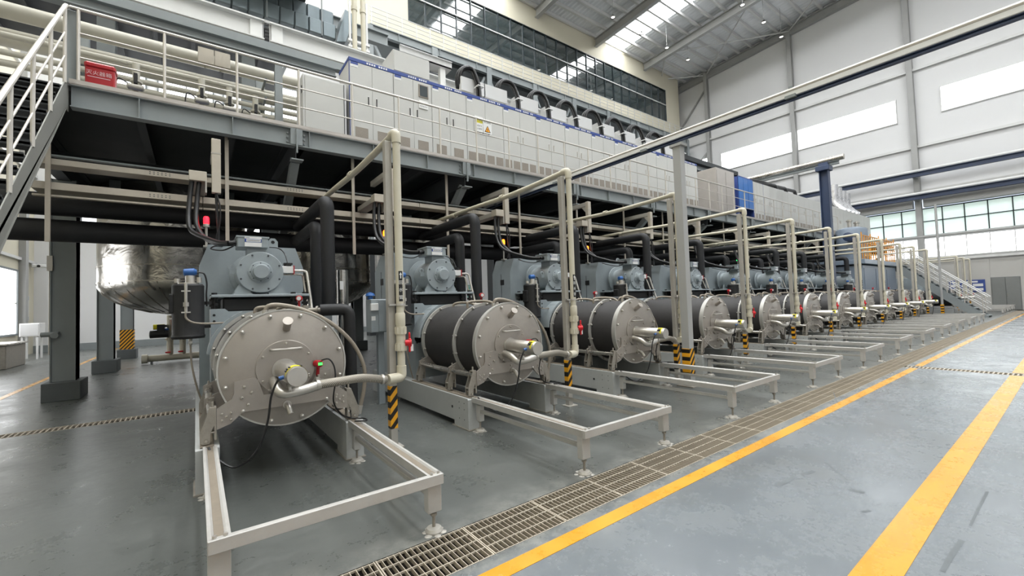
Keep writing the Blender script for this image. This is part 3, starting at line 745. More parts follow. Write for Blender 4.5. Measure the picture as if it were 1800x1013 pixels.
    O('coolant_hose', MB().tube(smooth_curve([(X(-.02), 5.15, 1.55), (X(0), 5.12, 1.645), (X(.2), 5.1, 1.62), (X(.42), 5.15, 1.48), (X(.58), 5.2, 1.25), (X(.64), 5.25, 1.0), (X(.62), 5.3, .8)]), .02, 10), 'hose', t)
    O('coolant_hose', MB().tube(smooth_curve([(X(-.18), 5.62, 1.55), (X(-.17), 5.62, 1.64), (X(-.05), 5.58, 1.655), (X(.04), 5.45, 1.65), (X(.06), 5.3, 1.62), (X(.06), 5.2, 1.55)]), .021, 10), 'hose', t)
    O('coolant_hose', MB().tube(smooth_curve([(X(-.10), 6.2, 1.54), (X(-.1), 6.2, 1.62), (X(0), 6.1, 1.645), (X(.08), 5.9, 1.62), (X(.1), 5.85, 1.54)]), .021, 10), 'hose', t)
    v = O('pipe_valve', MB().cyl((X(.18), 6.05, 1.60), (X(.58), 5.86, 1.60), .032, 12).cyl((X(.40), 5.95, 1.56), (X(.40), 5.95, 1.67), .045, 12).cyl((X(.52), 5.89, 1.6), (X(.54), 5.88, 1.6), .055, 12), 'cast', t)
    O('insulated_elbow', MB().tube([(X(.56), 5.87, 1.60), (X(.90), 5.8, 1.60), (X(.92), 5.8, .25)], .075, 16, .1, 6), 'rubber', t)
    rt = O('flow_transmitter', MB().lathe((X(.35), 6.05, 1.76), (-.3, -1, 0), [(-.04, .022), (-.03, .038), (.035, .038), (.04, .03)], 16).cyl((X(.35), 6.07, 1.6), (X(.35), 6.07, 1.74), .014, 8), 'red', t)
    O('screen', MB().lathe((X(.337), 6.008, 1.76), (-.3, -1, 0), [(0, .026), (.002, .026)], 14), 'white', rt)
    # side tubing at the motor
    O('seal_water_tube', MB().tube([(X(.30), 6.9, 2.19), (X(.60), 6.88, 2.19), (X(.63), 6.75, 1.72), (X(.63), 6.7, 1.60)], .019, 10, .05), 'bright', t)
    O('seal_water_tube', MB().tube([(X(.30), 6.95, 2.14), (X(.56), 6.95, 2.14), (X(.585), 6.8, 1.72), (X(.585), 6.72, 1.60)], .015, 8, .04), 'steel', t)
    vb = O('solenoid_valve', MB().box(X(.26), X(.42), 6.84, 6.94, 2.15, 2.25, .006), 'white', t)
    O('valve_ends', MB().box(X(.25), X(.262), 6.83, 6.95, 2.14, 2.26).box(X(.42), X(.432), 6.83, 6.95, 2.14, 2.26), 'red', vb)
    O('valve_coil', MB().cyl((X(.35), 6.89, 2.25), (X(.35), 6.89, 2.30), .05, 12).box(X(.3), X(.41), 6.85, 6.93, 2.275, 2.3), 'black', vb)
    O('valve_cable', MB().tube(smooth_curve([(X(.35), 6.89, 2.30), (X(.33), 7.0, 2.45), (X(.28), 7.2, 2.55), (X(.2), 7.5, 2.6)]), .008, 6), 'cable', t)
    return t
mill = make_mill()
mill_names = ['nearest the camera, under the red lamp', 'under the first amber lamp, beside the first pipe stand', 'under the second amber lamp', 'under the third amber lamp, beside the crane column',
              'fifth in the row', 'sixth in the row, under a green lamp', 'seventh in the row, under a green lamp', 'eighth in the row', 'ninth in the row', 'tenth in the row', 'last in the row, before the far stairs']
mill['label'] = 'grey mill with stainless drum cover, '+mill_names[0]
mills = [mill]+[dup(mill, (PITCH*i, 0, 0), 'grey mill with stainless drum cover, '+mill_names[i]) for i in range(1, NM)]
lamp_mats = ['lampred', 'lampamber', 'lampamber', 'lampamber', 'lampoff', 'lampgreen', 'lampgreen', 'lampoff', 'lampgreen', 'lampoff', 'lampoff']
for mi, lm in zip(mills, lamp_mats):
    for ch in mi.children:
        if ch.name.startswith('signal_lamp'):
            ch.data = ch.data.copy(); ch.data.materials[0] = mt[lm]
            ch['label'] = {'lampred': 'lit red signal lamp', 'lampamber': 'lit amber signal lamp', 'lampgreen': 'lit green signal lamp', 'lampoff': 'unlit signal lamp'}[lm]

# ------------------------------------------------------------------ extension rail frames
def make_rail_frame(c=C0):
    X = lambda v: c+v
    t = thing('rail_frame', 'first frame', 'frame', (c, 3.7, 0), 'extension rail frames in front of the mills')
    for s in (-1, 1):
        a, b = sorted((X(s*.575), X(s*.68)))
        r = O('top_rail', MB().prism([(a, .352), (b, .352), (b, .415), (b-.018, .415), (b-.03, .403), (a+.03, .403), (a+.018, .415), (a, .415)], 'y', 2.805, 4.75), 'rail', t)
        O('rail_channel', MB().box(a+.03, b-.03, 2.81, 4.75, .403, .405), 'railin', r)
        O('lower_rail', MB().box(X(s*.60), X(s*.65), 2.86, 4.62, .235, .275, .006), 'rail', t)
        O('leg', MB().box(a, b, 2.806, 2.876, .145, .352, .004), 'rail', t)
        O('leg', MB().box(X(s*.59), X(s*.66), 4.60, 4.68, .13, .33, .004), 'rail', t)
        for y in (2.84, 4.64):
            f = O('levelling_foot', MB().lathe((X(s*.63), y, 0), (0, 0, 1), [(0, .062), (.012, .062), (.03, .05), (.036, .02)], 22), 'post', t)
            O('threaded_rod', MB().cyl((X(s*.63), y, .03), (X(s*.63), y, .16), .012, 8).cyl((X(s*.63), y, .115), (X(s*.63), y, .132), .024, 6), 'cast', f)
            q = MB()
            for i in range(7):
                an = i*.9+s; rr = .066+.012*math.sin(i*5)
                q.sphere((X(s*.63)+rr*math.cos(an), y+rr*math.sin(an), .002), .026+.012*math.sin(i*3.1), 9, 4, .22)
            stuff(O('grout_blob', q, 'post', f))
    cb = O('crossbar', MB().box(X(-.68), X(.68), 2.765, 2.805, .345, .418, .003), 'rail', t)
    q = MB()
    for s in (-1, 1):
        for dx in (.60, .65): q.cyl((X(s*dx), 2.79, .418), (X(s*dx), 2.79, .432), .011, 8)
    stuff(O('cap_screws', q, 'bright', cb))
    return t
fr = make_rail_frame(); fr['label'] = 'long low aluminium rail frame on levelling feet, nearest the camera'
for i in range(1, NM):
    dup(fr, (PITCH*i, 0, 0), 'low aluminium rail frame on levelling feet, %s from the camera' % ORD[i])
for i, x in enumerate((37.75, 40.5, 43.2)):
    dup(fr, (x-C0, 0, 0), 'low aluminium rail frame beyond the far stairs, %s past the stairs' % ORD[i])

# ------------------------------------------------------------------ black canisters beside the mills
def make_canister(c=C0):
    x, y = c-.80, 6.72
    t = thing('insulated_canister', 'x', 'canister', (x, y, 1.3), 'black insulated canisters beside the mills')
    O('body', MB().lathe((x, y, 1.30), (0, 0, 1), [(0, .165), (.03, .175), (.05, .165), (.66, .165), (.68, .15)], 28), 'rubber', t)
    O('side_port', MB().box(x-.19, x-.12, y-.07, y+.07, 1.62, 1.86, .01), 'rubber', t)
    O('top_flange', MB().cyl((x, y, 1.975), (x, y, 2.0), .105, 20).cyl((x-.11, y, 2.0), (x-.11, y, 2.05), .03, 10).cyl((x+.11, y, 2.0), (x+.11, y, 2.07), .03, 10).cyl((x+.02, y, 2.0), (x+.02, y, 2.09), .05, 12), 'bright', t)
    h = O('sensor_head', MB().lathe((x-.05, y, 2.13), (1, 0, .05), [(0, .03), (.01, .045), (.11, .05), (.14, .03)], 14).cyl((x+.02, y, 2.07), (x+.02, y, 2.1), .035, 10), 'bluehead', t)
    O('sensor_cable', MB().tube(smooth_curve([(x+.08, y, 2.13), (x+.16, y, 2.12), (x+.19, y, 2.0), (x+.185, y-.02, 1.85), (x+.19, y, 1.7)]), .011, 6), 'cable', h)
    p = O('level_pipe', MB().cyl((x-.02, y-.20, 1.98), (x-.02, y-.20, 1.62), .017, 10).cyl((x-.02, y-.20, 1.98), (x-.02, y-.1, 1.98), .017, 8).lathe((x-.02, y-.2, 1.70), (0, 0, 1), [(0, .032), (.05, .032)], 6).box(x-.065, x+.025, y-.21, y-.19, 1.88, 1.895).box(x-.065, x+.025, y-.21, y-.19, 1.62, 1.635), 'bright', t)
    O('hose', MB().tube(smooth_curve([(x-.02, y-.2, 1.64), (x-.02, y-.2, 1.56), (x+.05, y-.2, 1.50), (x+.18, y-.16, 1.48), (x+.36, y-.1, 1.48), (x+.45, y-.05, 1.48)]), .012, 8), 'hose', p)
    O('bracket', MB().box(x+.13, x+.24, y+.02, y+.06, 1.42, 1.46).box(x+.13, x+.24, y+.02, y+.06, 1.72, 1.76), 'black', t)
    O('bottom_valve', MB().cyl((x+.02, y-.05, 1.31), (x+.02, y-.05, 1.22), .02, 8).box(x-.0, x+.04, y-.07, y-.03, 1.24, 1.27), 'bright', t)
    O('drain_hose', MB().tube(smooth_curve([(x+.02, y-.05, 1.24), (x+.03, y-.07, 1.0), (x+.07, y-.08, .75), (x+.12, y-.06, .55), (x+.17, y-.02, .42)]), .011, 8), 'hose', t)
    return t
can = make_canister(); can['label'] = 'black insulated canister with blue sensor head left of the nearest mill'
for i in range(1, NM-1): dup(can, (PITCH*i, 0, 0), 'black insulated canister with blue sensor head left of the %s mill in the row' % ORD[i])

# ------------------------------------------------------------------ ivory product pipes on striped posts
PX = [1.86, 4.66, 7.60, 10.45, 13.25, 16.15, 19.0, 21.95, 24.8, 27.35, 30.2]
def make_pipe_stand(x=PX[0]):
    y = 4.73; zt = 3.66; zb = .80
    t = thing('pipe_stand', 'x', 'pipe', (x, y+.1, 0), 'ivory pipes on striped posts')
    po = O('post', MB().box(x-.085, x-.005, y+.05, y+.13, .008, zt-.10, .004), 'post', t)
    O('striped_wrap', MB().box(x-.088, x-.002, y+.047, y+.133, .215, .70, .003), 'stripe', po)
    O('base_plate', MB().box(x-.13, x+.05, y, y+.17, 0, .012), 'post', po)
    O('vertical_pipe', MB().cyl((x+.035, y, zb+.06), (x+.035, y, zt-.05), .044, 20), 'pvc', t)
    O('bottom_elbow', MB().tube([(x-.05, y-.03, zb), (x+.035, y, zb), (x+.035, y, zb+.13)], .056, 18, .05, 6).lathe((x-.15, y-.055, zb), (1, .25, 0), [(0, .046), (0, .058), (.11, .058)], 18), 'pvc', t)
    O('top_elbow', MB().tube([(x+.035, y, zt-.13), (x+.035, y, zt), (x+.03, y+.12, zt)], .054, 18, .07, 6), 'pvc', t)
    sag = [(x+.035, y+.10, zt), (x+.03, y+.8, zt-.03), (x+.03, y+1.7, zt-.045), (x+.03, y+2.8, zt-.02), (x+.03, y+3.9, zt-.01), (x+.03, y+4.9, zt)]
    O('upper_pipe', MB().tube(smooth_curve(sag, 4), .042, 16), 'pvc', t)
    m = MB()
    for yy in (y+1.75, y+3.6): m.lathe((x+.03, yy, zt-.03), (0, 1, 0), [(0, .044), (0, .052), (.09, .052), (.09, .044)], 16, True)
    O('couplings', m, 'pvc', t)
    v = O('ball_valve', MB().lathe((x+.035, y, 1.10), (0, 0, 1), [(0, .05), (0, .062), (.09, .062), (.09, .053), (.19, .053), (.19, .062), (.28, .062), (.28, .05)], 20), 'pvc', t)
    q = MB()
    for zz in (1.10, 1.29):
        for i in range(10):
            a = 2*PI*i/10; q.box(x+.035+.062*math.cos(a)-.006, x+.035+.062*math.cos(a)+.006, y+.062*math.sin(a)-.006, y+.062*math.sin(a)+.006, zz+.008, zz+.082)
    O('union_ribs', q, 'pvc', v)
    O('valve_handle', MB().box(x+.105, x+.125, y-.075, y-.045, 1.08, 1.31, .008).cyl((x+.07, y-.045, 1.19), (x+.135, y-.075, 1.19), .035, 12).box(x+.098, x+.132, y-.085, y-.035, 1.14, 1.24, .01), 'redplastic', v)
    O('paper_tag', MB().box(x+.13, x+.165, y-.05, y-.048, 1.09, 1.17), 'white', v)
    O('reducer', MB().lathe((x+.035, y, 1.38), (0, 0, 1), [(0, .05), (.02, .056), (.14, .056), (.16, .048)], 20), 'pvc', t)
    O('pipe_clamp', MB().lathe((x+.035, y, 1.62), (0, 0, 1), [(0, .046), (0, .055), (.025, .055), (.025, .046)], 18, True).box(x-.09, x+.1, y+.0, y+.05, 1.622, 1.642), 'bright', t)
    # flow direction label: curved strip on the pipe facing the aisle
    vs = []; n = 6; r = .0448
    ang = lambda i: -2.15+1.05*i/n
    for i in range(n+1):
        for zz in (1.67, 2.02): vs.append((x+.035+r*math.cos(ang(i)), y+r*math.sin(ang(i)), zz))
    lb = O('flow_label', MB().add(vs, [(2*i, 2*i+2, 2*i+3, 2*i+1) for i in range(n)]), 'black', t)
    am = -2.15+.525; cx, cy = x+.035+(r+.002)*math.cos(am), y+(r+.002)*math.sin(am); rz = am+PI/2
    dx, dy = math.cos(rz), math.sin(rz)
    ar = MB(); pts = [(-.006, 1.935), (.006, 1.935), (.006, 1.975), (.016, 1.975), (0, 2.008), (-.016, 1.975), (-.006, 1.975)]
    k = .0
    a3 = [(cx+px*dx, cy+px*dy, pz) for px, pz in pts]; b3 = [(p[0]-.001*dy*-1, p[1]-.001*dx, p[2]) for p in a3]
    ar.add(a3, [(0, 1, 2, 6), (2, 3, 4), (2, 4, 6), (6, 4, 5)])
    O('arrow', ar, 'white', lb)
    for ch, zz in (('回', 1.885), ('水', 1.80), ('管', 1.715)): text('lettering', ch, .05, 'white', lb, (cx, cy, zz), (PI/2, 0, rz), .0005)
    return t
ps = make_pipe_stand(); ps['label'] = 'ivory pipe with red valve on striped post beside the nearest mill'
for i in range(1, NM):
    dup(ps, (PX[i]-PX[0], 0, 0), 'ivory pipe with red valve on striped post, %s from the camera' % ORD[i])
for i, x in enumerate((38.9, 41.5, 43.9)):
    dup(ps, (x-PX[0], 0, 0), 'ivory pipe on striped post beyond the far stairs, %s past the stairs' % ORD[i])

# ================================================================== overhead services in front of the platform
def services():
    # insulated trunk mains
    for z, r, pts, lab in ((3.44, .18, [(-2.9, 13.0, 3.44), (-2.9, 9.8, 3.44), (33, 9.8, 3.44)], 'upper black insulated main running under the platform'),
                           (3.02, .18, [(-6.2, 9.8, 3.02), (33, 9.8, 3.02)], 'lower black insulated main running under the platform')):
        o = O('insulated_main', MB().tube(pts, r, 24, .5, 8), 'pipeblack', None, (10, 9.8, z)); tag(o, lab, 'pipe')
    def ducts():
        a = O('insulated_duct', MB().tube([(C0+.98, 9.75, 3.36), (C0+.98, 7.2, 3.36), (C0+.98, 7.2, 1.62)], .105, 18, .17, 7), 'pipeblack', None, (C0+.98, 7.2, 1.62))
        b = O('insulated_duct', MB().tube([(C0+.93, 9.75, 3.04), (C0+.93, 7.75, 3.04), (C0+.93, 7.75, .45)], .1, 18, .16, 7), 'pipeblack', None, (C0+.93, 7.75, .45))
        return a, b
    a, b = ducts()
    tag(a, 'taller black insulated pipe bending down between the first and second mills', 'pipe', 'taller black pipe drops')
    tag(b, 'shorter black insulated pipe bending down right of the nearest mill', 'pipe', 'shorter black pipe drops')
    gl = O('pipe_label', MB().box(C0+1.02, C0+1.085, 7.642, 7.652, 1.72, 2.02), 'teal', b)
    for i, ch in enumerate(('冷', '冻', '回', '水')): text('lettering', ch, .058, 'white', gl, (C0+1.052, 7.641, 1.985-i*.072), (PI/2, 0, 0), .0005)
    for i in range(1, NM-1):
        dup(a, (PITCH*i, 0, 0), 'taller black insulated pipe drop behind the %s pipe stand' % ORD[i])
        dup(b, (PITCH*i, 0, 0), 'shorter black insulated pipe drop right of the %s mill in the row' % ORD[i])
    # cable trays
    for nm, y, z0, z1, d, lab, mt_ in (('cable_tray', 8.95, 3.87, 3.96, .3, 'upper pale cable tray hung under the platform', 'tray'), ('cable_tray', 8.95, 3.50, 3.61, .4, 'lower wide pale cable tray with punched holes', 'tray'),
                                  ('strut_rail', 8.98, 3.40, 3.43, .06, 'thin strut rail just below the lower cable tray', 'tray'), ('strut_rail', 9.05, 4.02, 4.05, .06, 'thin strut rail above the upper cable tray', 'struct')):
        t = thing(nm, lab, 'cable tray', (15, y, z0))
        x = -1.9
        while x < 32:
            O('tray_section', MB().box(x+.004, min(x+2.0, 32)-.004, y-.02, y+d, z0, z1, .004), mt_, t); x += 2.0
        if nm == 'cable_tray':
            q = MB()
            for i in range(16):
                xx = -1.2+i*2.0
                for k in range(6):
                    for j in range(2): q.box(xx+.6+k*.05, xx+.618+k*.05, y-.0225, y-.019, z0+.03+j*.03, z0+.042+j*.03)
            stuff(O('punched_holes', q, 'seam', t))
    h0 = None
    for i in range(15):
        x = -1.72+2.165*i
        if h0 is None:
            h0 = tag(O('hanger_bar', MB().box(x-.028, x+.028, 8.87, 8.90, 2.72, 4.9), 'tray', None, (x, 8.9, 4.9)), 'leftmost flat steel hanger bar under the platform by the stairs', 'hanger', 'hanger bars under the platform')
        else: dup(h0, (2.165*i, 0, 0), 'flat steel hanger bar under the platform, %s from the stairs' % ORD[i])
    # vertical trunking and motor cables of each mill
    def trunk():
        t = thing('cable_trunking', 'x', 'cable trunking', (C0-.46, 8.0, 4.3), 'motor cable trunking drops')
        O('upright_trunking', MB().box(C0-.52, C0-.40, 7.93, 8.03, 3.47, 4.32, .006), 'tray', t)
        O('upper_arm', MB().box(C0-.51, C0-.41, 8.03, 8.98, 4.2, 4.31, .006), 'post', t)
        O('gusset', MB().prism([(8.03, 4.2), (8.2, 4.2), (8.03, 4.02)], 'x', C0-.5, C0-.42), 'post', t)
        O('outlet_box', MB().box(C0-.80, C0-.58, 7.9, 8.1, 3.62, 3.77, .006), 'tray', t)
        O('lower_arm', MB().box(C0-.79, C0-.59, 8.1, 8.98, 3.63, 3.73, .006), 'post', t)
        O('outlet_cheek', MB().box(C0-.60, C0-.58, 7.9, 8.1, 3.45, 3.63), 'post', t)
        k = O('joint_band', MB().box(C0-.523, C0-.397, 7.927, 8.033, 4.08, 4.10), 'post', t)
        return t
    tr = trunk(); tr['label'] = 'pale upright cable trunking and outlet box above the nearest mill'
    def cable(off, off2):
        return MB().tube(smooth_curve([(C0-.70+off, 8.0, 3.66), (C0-.73+off, 7.97, 3.35), (C0-.745+off, 7.85, 3.0), (C0-.70+off, 7.65, 2.80), (C0-.58, 7.35+off2, 2.66), (C0-.46, 7.1+off2, 2.58), (C0-.355, 6.93+off2, 2.56)], 7), .032, 12)
    ca = thing('power_cable', 'x', 'cable', (C0-.7, 8.0, 3.6), 'motor power cables')
    for off, o2 in ((-.06, 0), (.03, .12)): O('cable_core', cable(off, o2), 'cable', ca)
    O('control_cable', MB().tube(smooth_curve([(C0-.46, 7.98, 3.5), (C0-.455, 7.97, 3.2), (C0-.44, 7.95, 2.9), (C0-.44, 7.93, 2.63)]), .02, 8), 'cable', ca)
    O('control_cable', MB().tube(smooth_curve([(C0-.48, 7.98, 3.5), (C0-.42, 7.95, 3.3), (C0-.42, 7.93, 3.0), (C0-.5, 7.92, 2.66)]), .012, 6), 'cable', ca)
    O('signal_wire', MB().tube(smooth_curve([(C0-.3, 7.0, 2.53), (C0-.42, 7.05, 2.47), (C0-.55, 7.2, 2.50), (C0-.5, 7.5, 2.58), (C0-.4, 7.6, 2.60)]), .01, 6), 'cable', ca)
    ca['label'] = 'black power cables curving down to the nearest mill\'s motor'
    for i in range(1, NM-1):
        dup(tr, (PITCH*i, 0, 0), 'pale upright cable trunking and outlet box above the %s mill in the row' % ORD[i])
        dup(ca, (PITCH*i, 0, 0), 'black power cables curving down to the %s motor in the row' % ORD[i])
    # switch box between the first two mills
    t = thing('switch_box', 'light grey switch box with white meter between the first two mills', 'electrical box', (2.62, 7.2, 1.3))
    O('enclosure', MB().box(2.30, 2.80, 6.98, 7.25, 1.20, 1.75, .008), 'mill', t)
    O('door', MB().box(2.42, 2.795, 6.965, 6.982, 1.215, 1.735, .004), 'mill', t)
    O('meter', MB().box(2.285, 2.41, 6.93, 6.985, 1.56, 1.68, .006), 'white', t)
    O('red_label', MB().box(2.305, 2.37, 6.976, 6.981, 1.40, 1.47), 'white', t)
    O('stand', MB().box(2.45, 2.55, 7.1, 7.2, 0, 1.2), 'mill', t)
    O('sensor_head', MB().lathe((2.33, 7.1, 1.75), (0, 0, 1), [(0, .04), (.05, .04), (.06, .08), (.1, .06), (.12, .01)], 14), 'bluehead', t)
    t = thing('sensor_column', 'upright steel sensor tube behind the first pipe stand', 'sensor', (2.10, 7.9, 0))
    O('tube', MB().cyl((2.10, 7.9, 0), (2.10, 7.9, 2.3), .10, 18), 'tank', t)
    O('flange', MB().cyl((2.10, 7.9, 1.62), (2.10, 7.9, 1.66), .15, 18), 'steel', t)
    O('printed_label', MB().box(2.03, 2.09, 7.795, 7.805, 1.95, 2.1), 'white', t)
services()

# ================================================================== platform
FX = [1.5+3.62*k for k in range(-1, 12)]
def platform():
    t = thing('platform', 'raised slate grey steel platform above the mills', 'platform', (20, 12, 4.9), None, 'structure')
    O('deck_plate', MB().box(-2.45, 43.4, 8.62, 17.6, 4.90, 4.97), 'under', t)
    x = FX[0]
    segs = [-1.45]+[f for f in FX if f > 0]+[43.4]
    for a, b in zip(segs[:-1], segs[1:]):
        e = O('edge_beam', MB().ibeam((a+.012, 8.6, 4.805), (b-.012, 8.6, 4.805), .16, .33, .016, .012), 'struct', t)
    O('toe_board', MB().box(-1.45, 43.4, 8.515, 8.53, 4.965, 5.045).box(-1.45, 43.4, 8.515, 8.62, 4.972, 4.98), 'toe', t)
    s0 = None
    for i in range(36):
        xx = -.69+1.207*i
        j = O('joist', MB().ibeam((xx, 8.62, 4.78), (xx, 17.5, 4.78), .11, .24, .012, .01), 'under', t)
        O('stiffener', MB().box(xx-.006, xx+.006, 8.523, 8.6, 4.657, 4.95), 'struct', t)
    for i, f in enumerate(FX):
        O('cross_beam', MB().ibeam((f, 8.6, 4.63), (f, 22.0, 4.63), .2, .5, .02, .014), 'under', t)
        if f > 0:
            O('joint_plate', MB().box(f-.10, f+.10, 8.50, 8.515, 4.66, 4.95).box(f-.012, f+.012, 8.46, 8.5, 4.50, 4.95).box(f-.1, f+.1, 8.44, 8.62, 4.36, 4.38), 'struct', t)
            q = MB()
            for sx in (-1, 1):
                for zz in (4.72, 4.80, 4.88): q.lathe((f+sx*.14, 8.585, zz), (0, -1, 0), [(0, .022), (.014, .02), (.018, .001)], 8)
            stuff(O('joint_bolts', q, 'struct', t))
            O('knee_brace', MB().bar((f, 8.7, 4.42), (f, 11.95, 1.9), .14, .16), 'struct', t)
    for z0, z1, yy in ((4.5, 4.62, 11.0), (4.5, 4.62, 14.5)): O('bearer', MB().box(-2.4, 43, yy-.05, yy+.05, z0, z1), 'under', t)
    n = 0
    for i, f in enumerate(FX):
        for j, y in enumerate((12.32, 17.2, 22.0)):
            c = thing('platform_column', 'slate grey platform column on a dark plinth, %s row %s from the stairs' % (('front', 'middle', 'back')[j], ORD[i]), 'column', (f, y, 0), 'platform columns', 'structure')
            O('shaft', MB().box(f-.19, f+.17, y-.17, y+.17, .36, 4.4, .004).box(f-.19, f-.172, y-.2, y+.2, .36, 4.4).box(f+.155, f+.17, y-.2, y+.2, .36, 4.4), 'struct', c)
            O('plinth', MB().box(f-.27, f+.27, y-.38, y+.38, 0, .36, .008), 'darkplinth', c)
            if i == 0 and j == 0:
                O('conduit', MB().cyl((f-.205, y-.15, .9), (f-.205, y-.15, 4.2), .012, 8).box(f-.23, f-.15, y-.23, y-.19, 2.55, 2.85), 'inox', c)
                O('pipe_bracket', MB().cyl((f-.30, y-.2, 1.30), (f-.05, y-.25, 1.30), .05, 10).cyl((f-.1, y-.25, 1.28), (f-.1, y-.34, 1.28), .06, 10), 'struct', c)
            if i == 0 and j == 2: O('striped_wrap', MB().box(f-.21, f+.19, y-.22, y+.22, .36, 1.1), 'stripe', c)
    # handrail
    h = thing('handrail', 'long stainless handrail along the platform edge', 'railing', (15, 8.6, 5))
    p0 = None; nx = 34
    for i in range(nx):
        xx = -1.36+.9735*i
        if p0 is None: p0 = O('rail_post', MB().cyl((xx, 8.56, 4.98), (xx, 8.56, 6.12), .021, 10).cyl((xx, 8.56, 4.985), (xx, 8.56, 5.0), .045, 12), 'inox', h)
        else: clone(p0, h, (.9735*i, 0, 0))
    xe = -1.36+.9735*(nx-1)
    O('top_rail', MB().cyl((-1.45, 8.56, 6.12), (xe, 8.56, 6.12), .024, 10), 'inox', h)
    for z in (5.76, 5.40): O('mid_rail', MB().cyl((-1.36, 8.56, z), (xe, 8.56, z), .013, 8), 'inox', h)
    c = struct('newel_post', MB().box(-1.50, -1.38, 8.60, 8.72, 4.97, 6.10, .005), 'struct', 'dark slate square post at the head of the near stairs', 'post', None, (-1.45, 8.65, 4.97)); c['kind'] = 'thing'
    # near stairs
    s = thing('staircase', 'steep steel staircase with stainless handrails at the photo\'s left edge', 'stairs', (-1.9, 3.2, 0))
    zu = lambda y: 5.0-.962*(8.45-y)
    for xx, nm in ((-1.47, 'stringer'), (-2.43, 'stringer')):
        O(nm, MB().prism([(8.6, 5.0), (8.45, 5.0), (3.25, zu(3.25)), (3.1, 0), (3.55, 0), (8.45, 4.58), (8.6, 4.58)], 'x', xx-.006, xx+.006).bar((xx-.03, 8.5, 4.60), (xx-.03, 3.6, 4.60-.95*4.9), .07, .012), 'stairpaint', s)
    for i in range(24):
        y = 8.3-.209*i; z = 4.78-.2*i
        if z > .05: O('tread', MB().box(-2.42, -1.48, y-.13, y+.13, z-.03, z).box(-2.42, -1.48, y-.13, y-.115, z-.05, z+.02), 'under', s)
    for xx in (-1.47, -2.43):
        for i in range(8):
            y = 8.40-.716*i; O('baluster', MB().cyl((xx, y, zu(y)-.03), (xx, y, zu(y)+1.05), .021, 10), 'inox', s)
        O('handrail_tube', MB().tube([(xx, 8.58, 6.12), (xx, 8.44, 6.07), (xx, 3.3, zu(3.3)+1.06)], .026, 10, .1), 'inox', s)
        for dz in (.36, .70): O('mid_rail', MB().cyl((xx, 8.40, zu(8.4)+dz), (xx, 3.35, zu(3.35)+dz), .012, 8), 'inox', s)
mt['darkplinth'] = M('dark grey plinth paint', (92, 97, 98), .7, 0, .1, 3, .1, 40)
mt['stairpaint'] = M('warm grey stair stringer paint', (138, 138, 132), .5, 0, .05, 2)
platform()

# ------------------------------------------------------------------ cabinets
CX = [2.73, 3.735, 4.71, 5.70, 6.88, 8.06, 9.25, 10.45, 11.6, 12.8, 14.0, 15.4, 16.85]
def cabinet(x0, x1, lab, nv, black, first=False, y=9.4, z0=4.98, z1=7.17, band=True, group='grey electrical cabinets of the near row'):
    t = thing('electrical_cabinet', lab, 'cabinet', ((x0+x1)/2, y+.4, z0), group)
    O('body', MB().box(x0+.004, x1-.004, y+.014, y+.8, z0, z1, .004), 'cabside', t)
    O('plinth', MB().box(x0+.01, x1-.01, y+.02, y+.7, z0-.01, z0+.03), 'toe', t)
    xm = (x0+x1)/2; top = z1-.085 if band else z1-.02
    for i, (a, b) in enumerate(((x0+.008, xm-.003), (xm+.003, x1-.008))):
        d = O('door', MB().box(a, b, y, y+.016, z0+.05, top, .004), 'cab', t)
        hx = b-.09 if i == 0 else a+.09
        O('handle', MB().box(hx-.017, hx+.017, y-.006, y, z0+1.16, z0+1.40, .004), 'white', d)
        O('lever', MB().box(hx-.011, hx+.011, y-.022, y-.006, z0+1.19, z0+1.38, .003), 'black' if black else 'steel', d)
        wv = (b-a)/nv
        for k in range(nv):
            va = a+wv*k+wv*(.2 if nv == 1 else .1); vb = a+wv*(k+1)-wv*(.22 if nv == 1 else .1)
            O('filter_vent', MB().box(va, vb, y-.006, y+.001, z0+.42, z0+.65, .003), 'vent', d)
    if band:
        O('header_band', MB().box(x0, x1, y-.004, y+.03, z1-.075, z1+.004, .003), 'blue', t)
        q = MB(); m = int((x1-x0)*.6/.055)
        for k in range(m):
            xa = x0+(x1-x0)*.38+k*.055
            if k % 5 == 4 or xa > x1-.08: continue
            q.box(xa, xa+.036, y-.006, y-.003, z1-.058, z1-.018)
        stuff(O('header_lettering', q, 'white', t))
        l = O('name_plate', MB().box(x0+.03, x0+.19, y-.004, y, z1-.20, z1-.09), 'white', t)
        O('plate_band', MB().box(x0+.03, x0+.19, y-.006, y-.003, z1-.145, z1-.09), 'blue', l)
    if first: O('side_edge', MB().box(x0-.006, x0+.006, y, y+.8, z1-.06, z1+.006).box(x0-.006, x0+.004, y-.002, y+.02, z0, z1), 'blue', t)
    return t
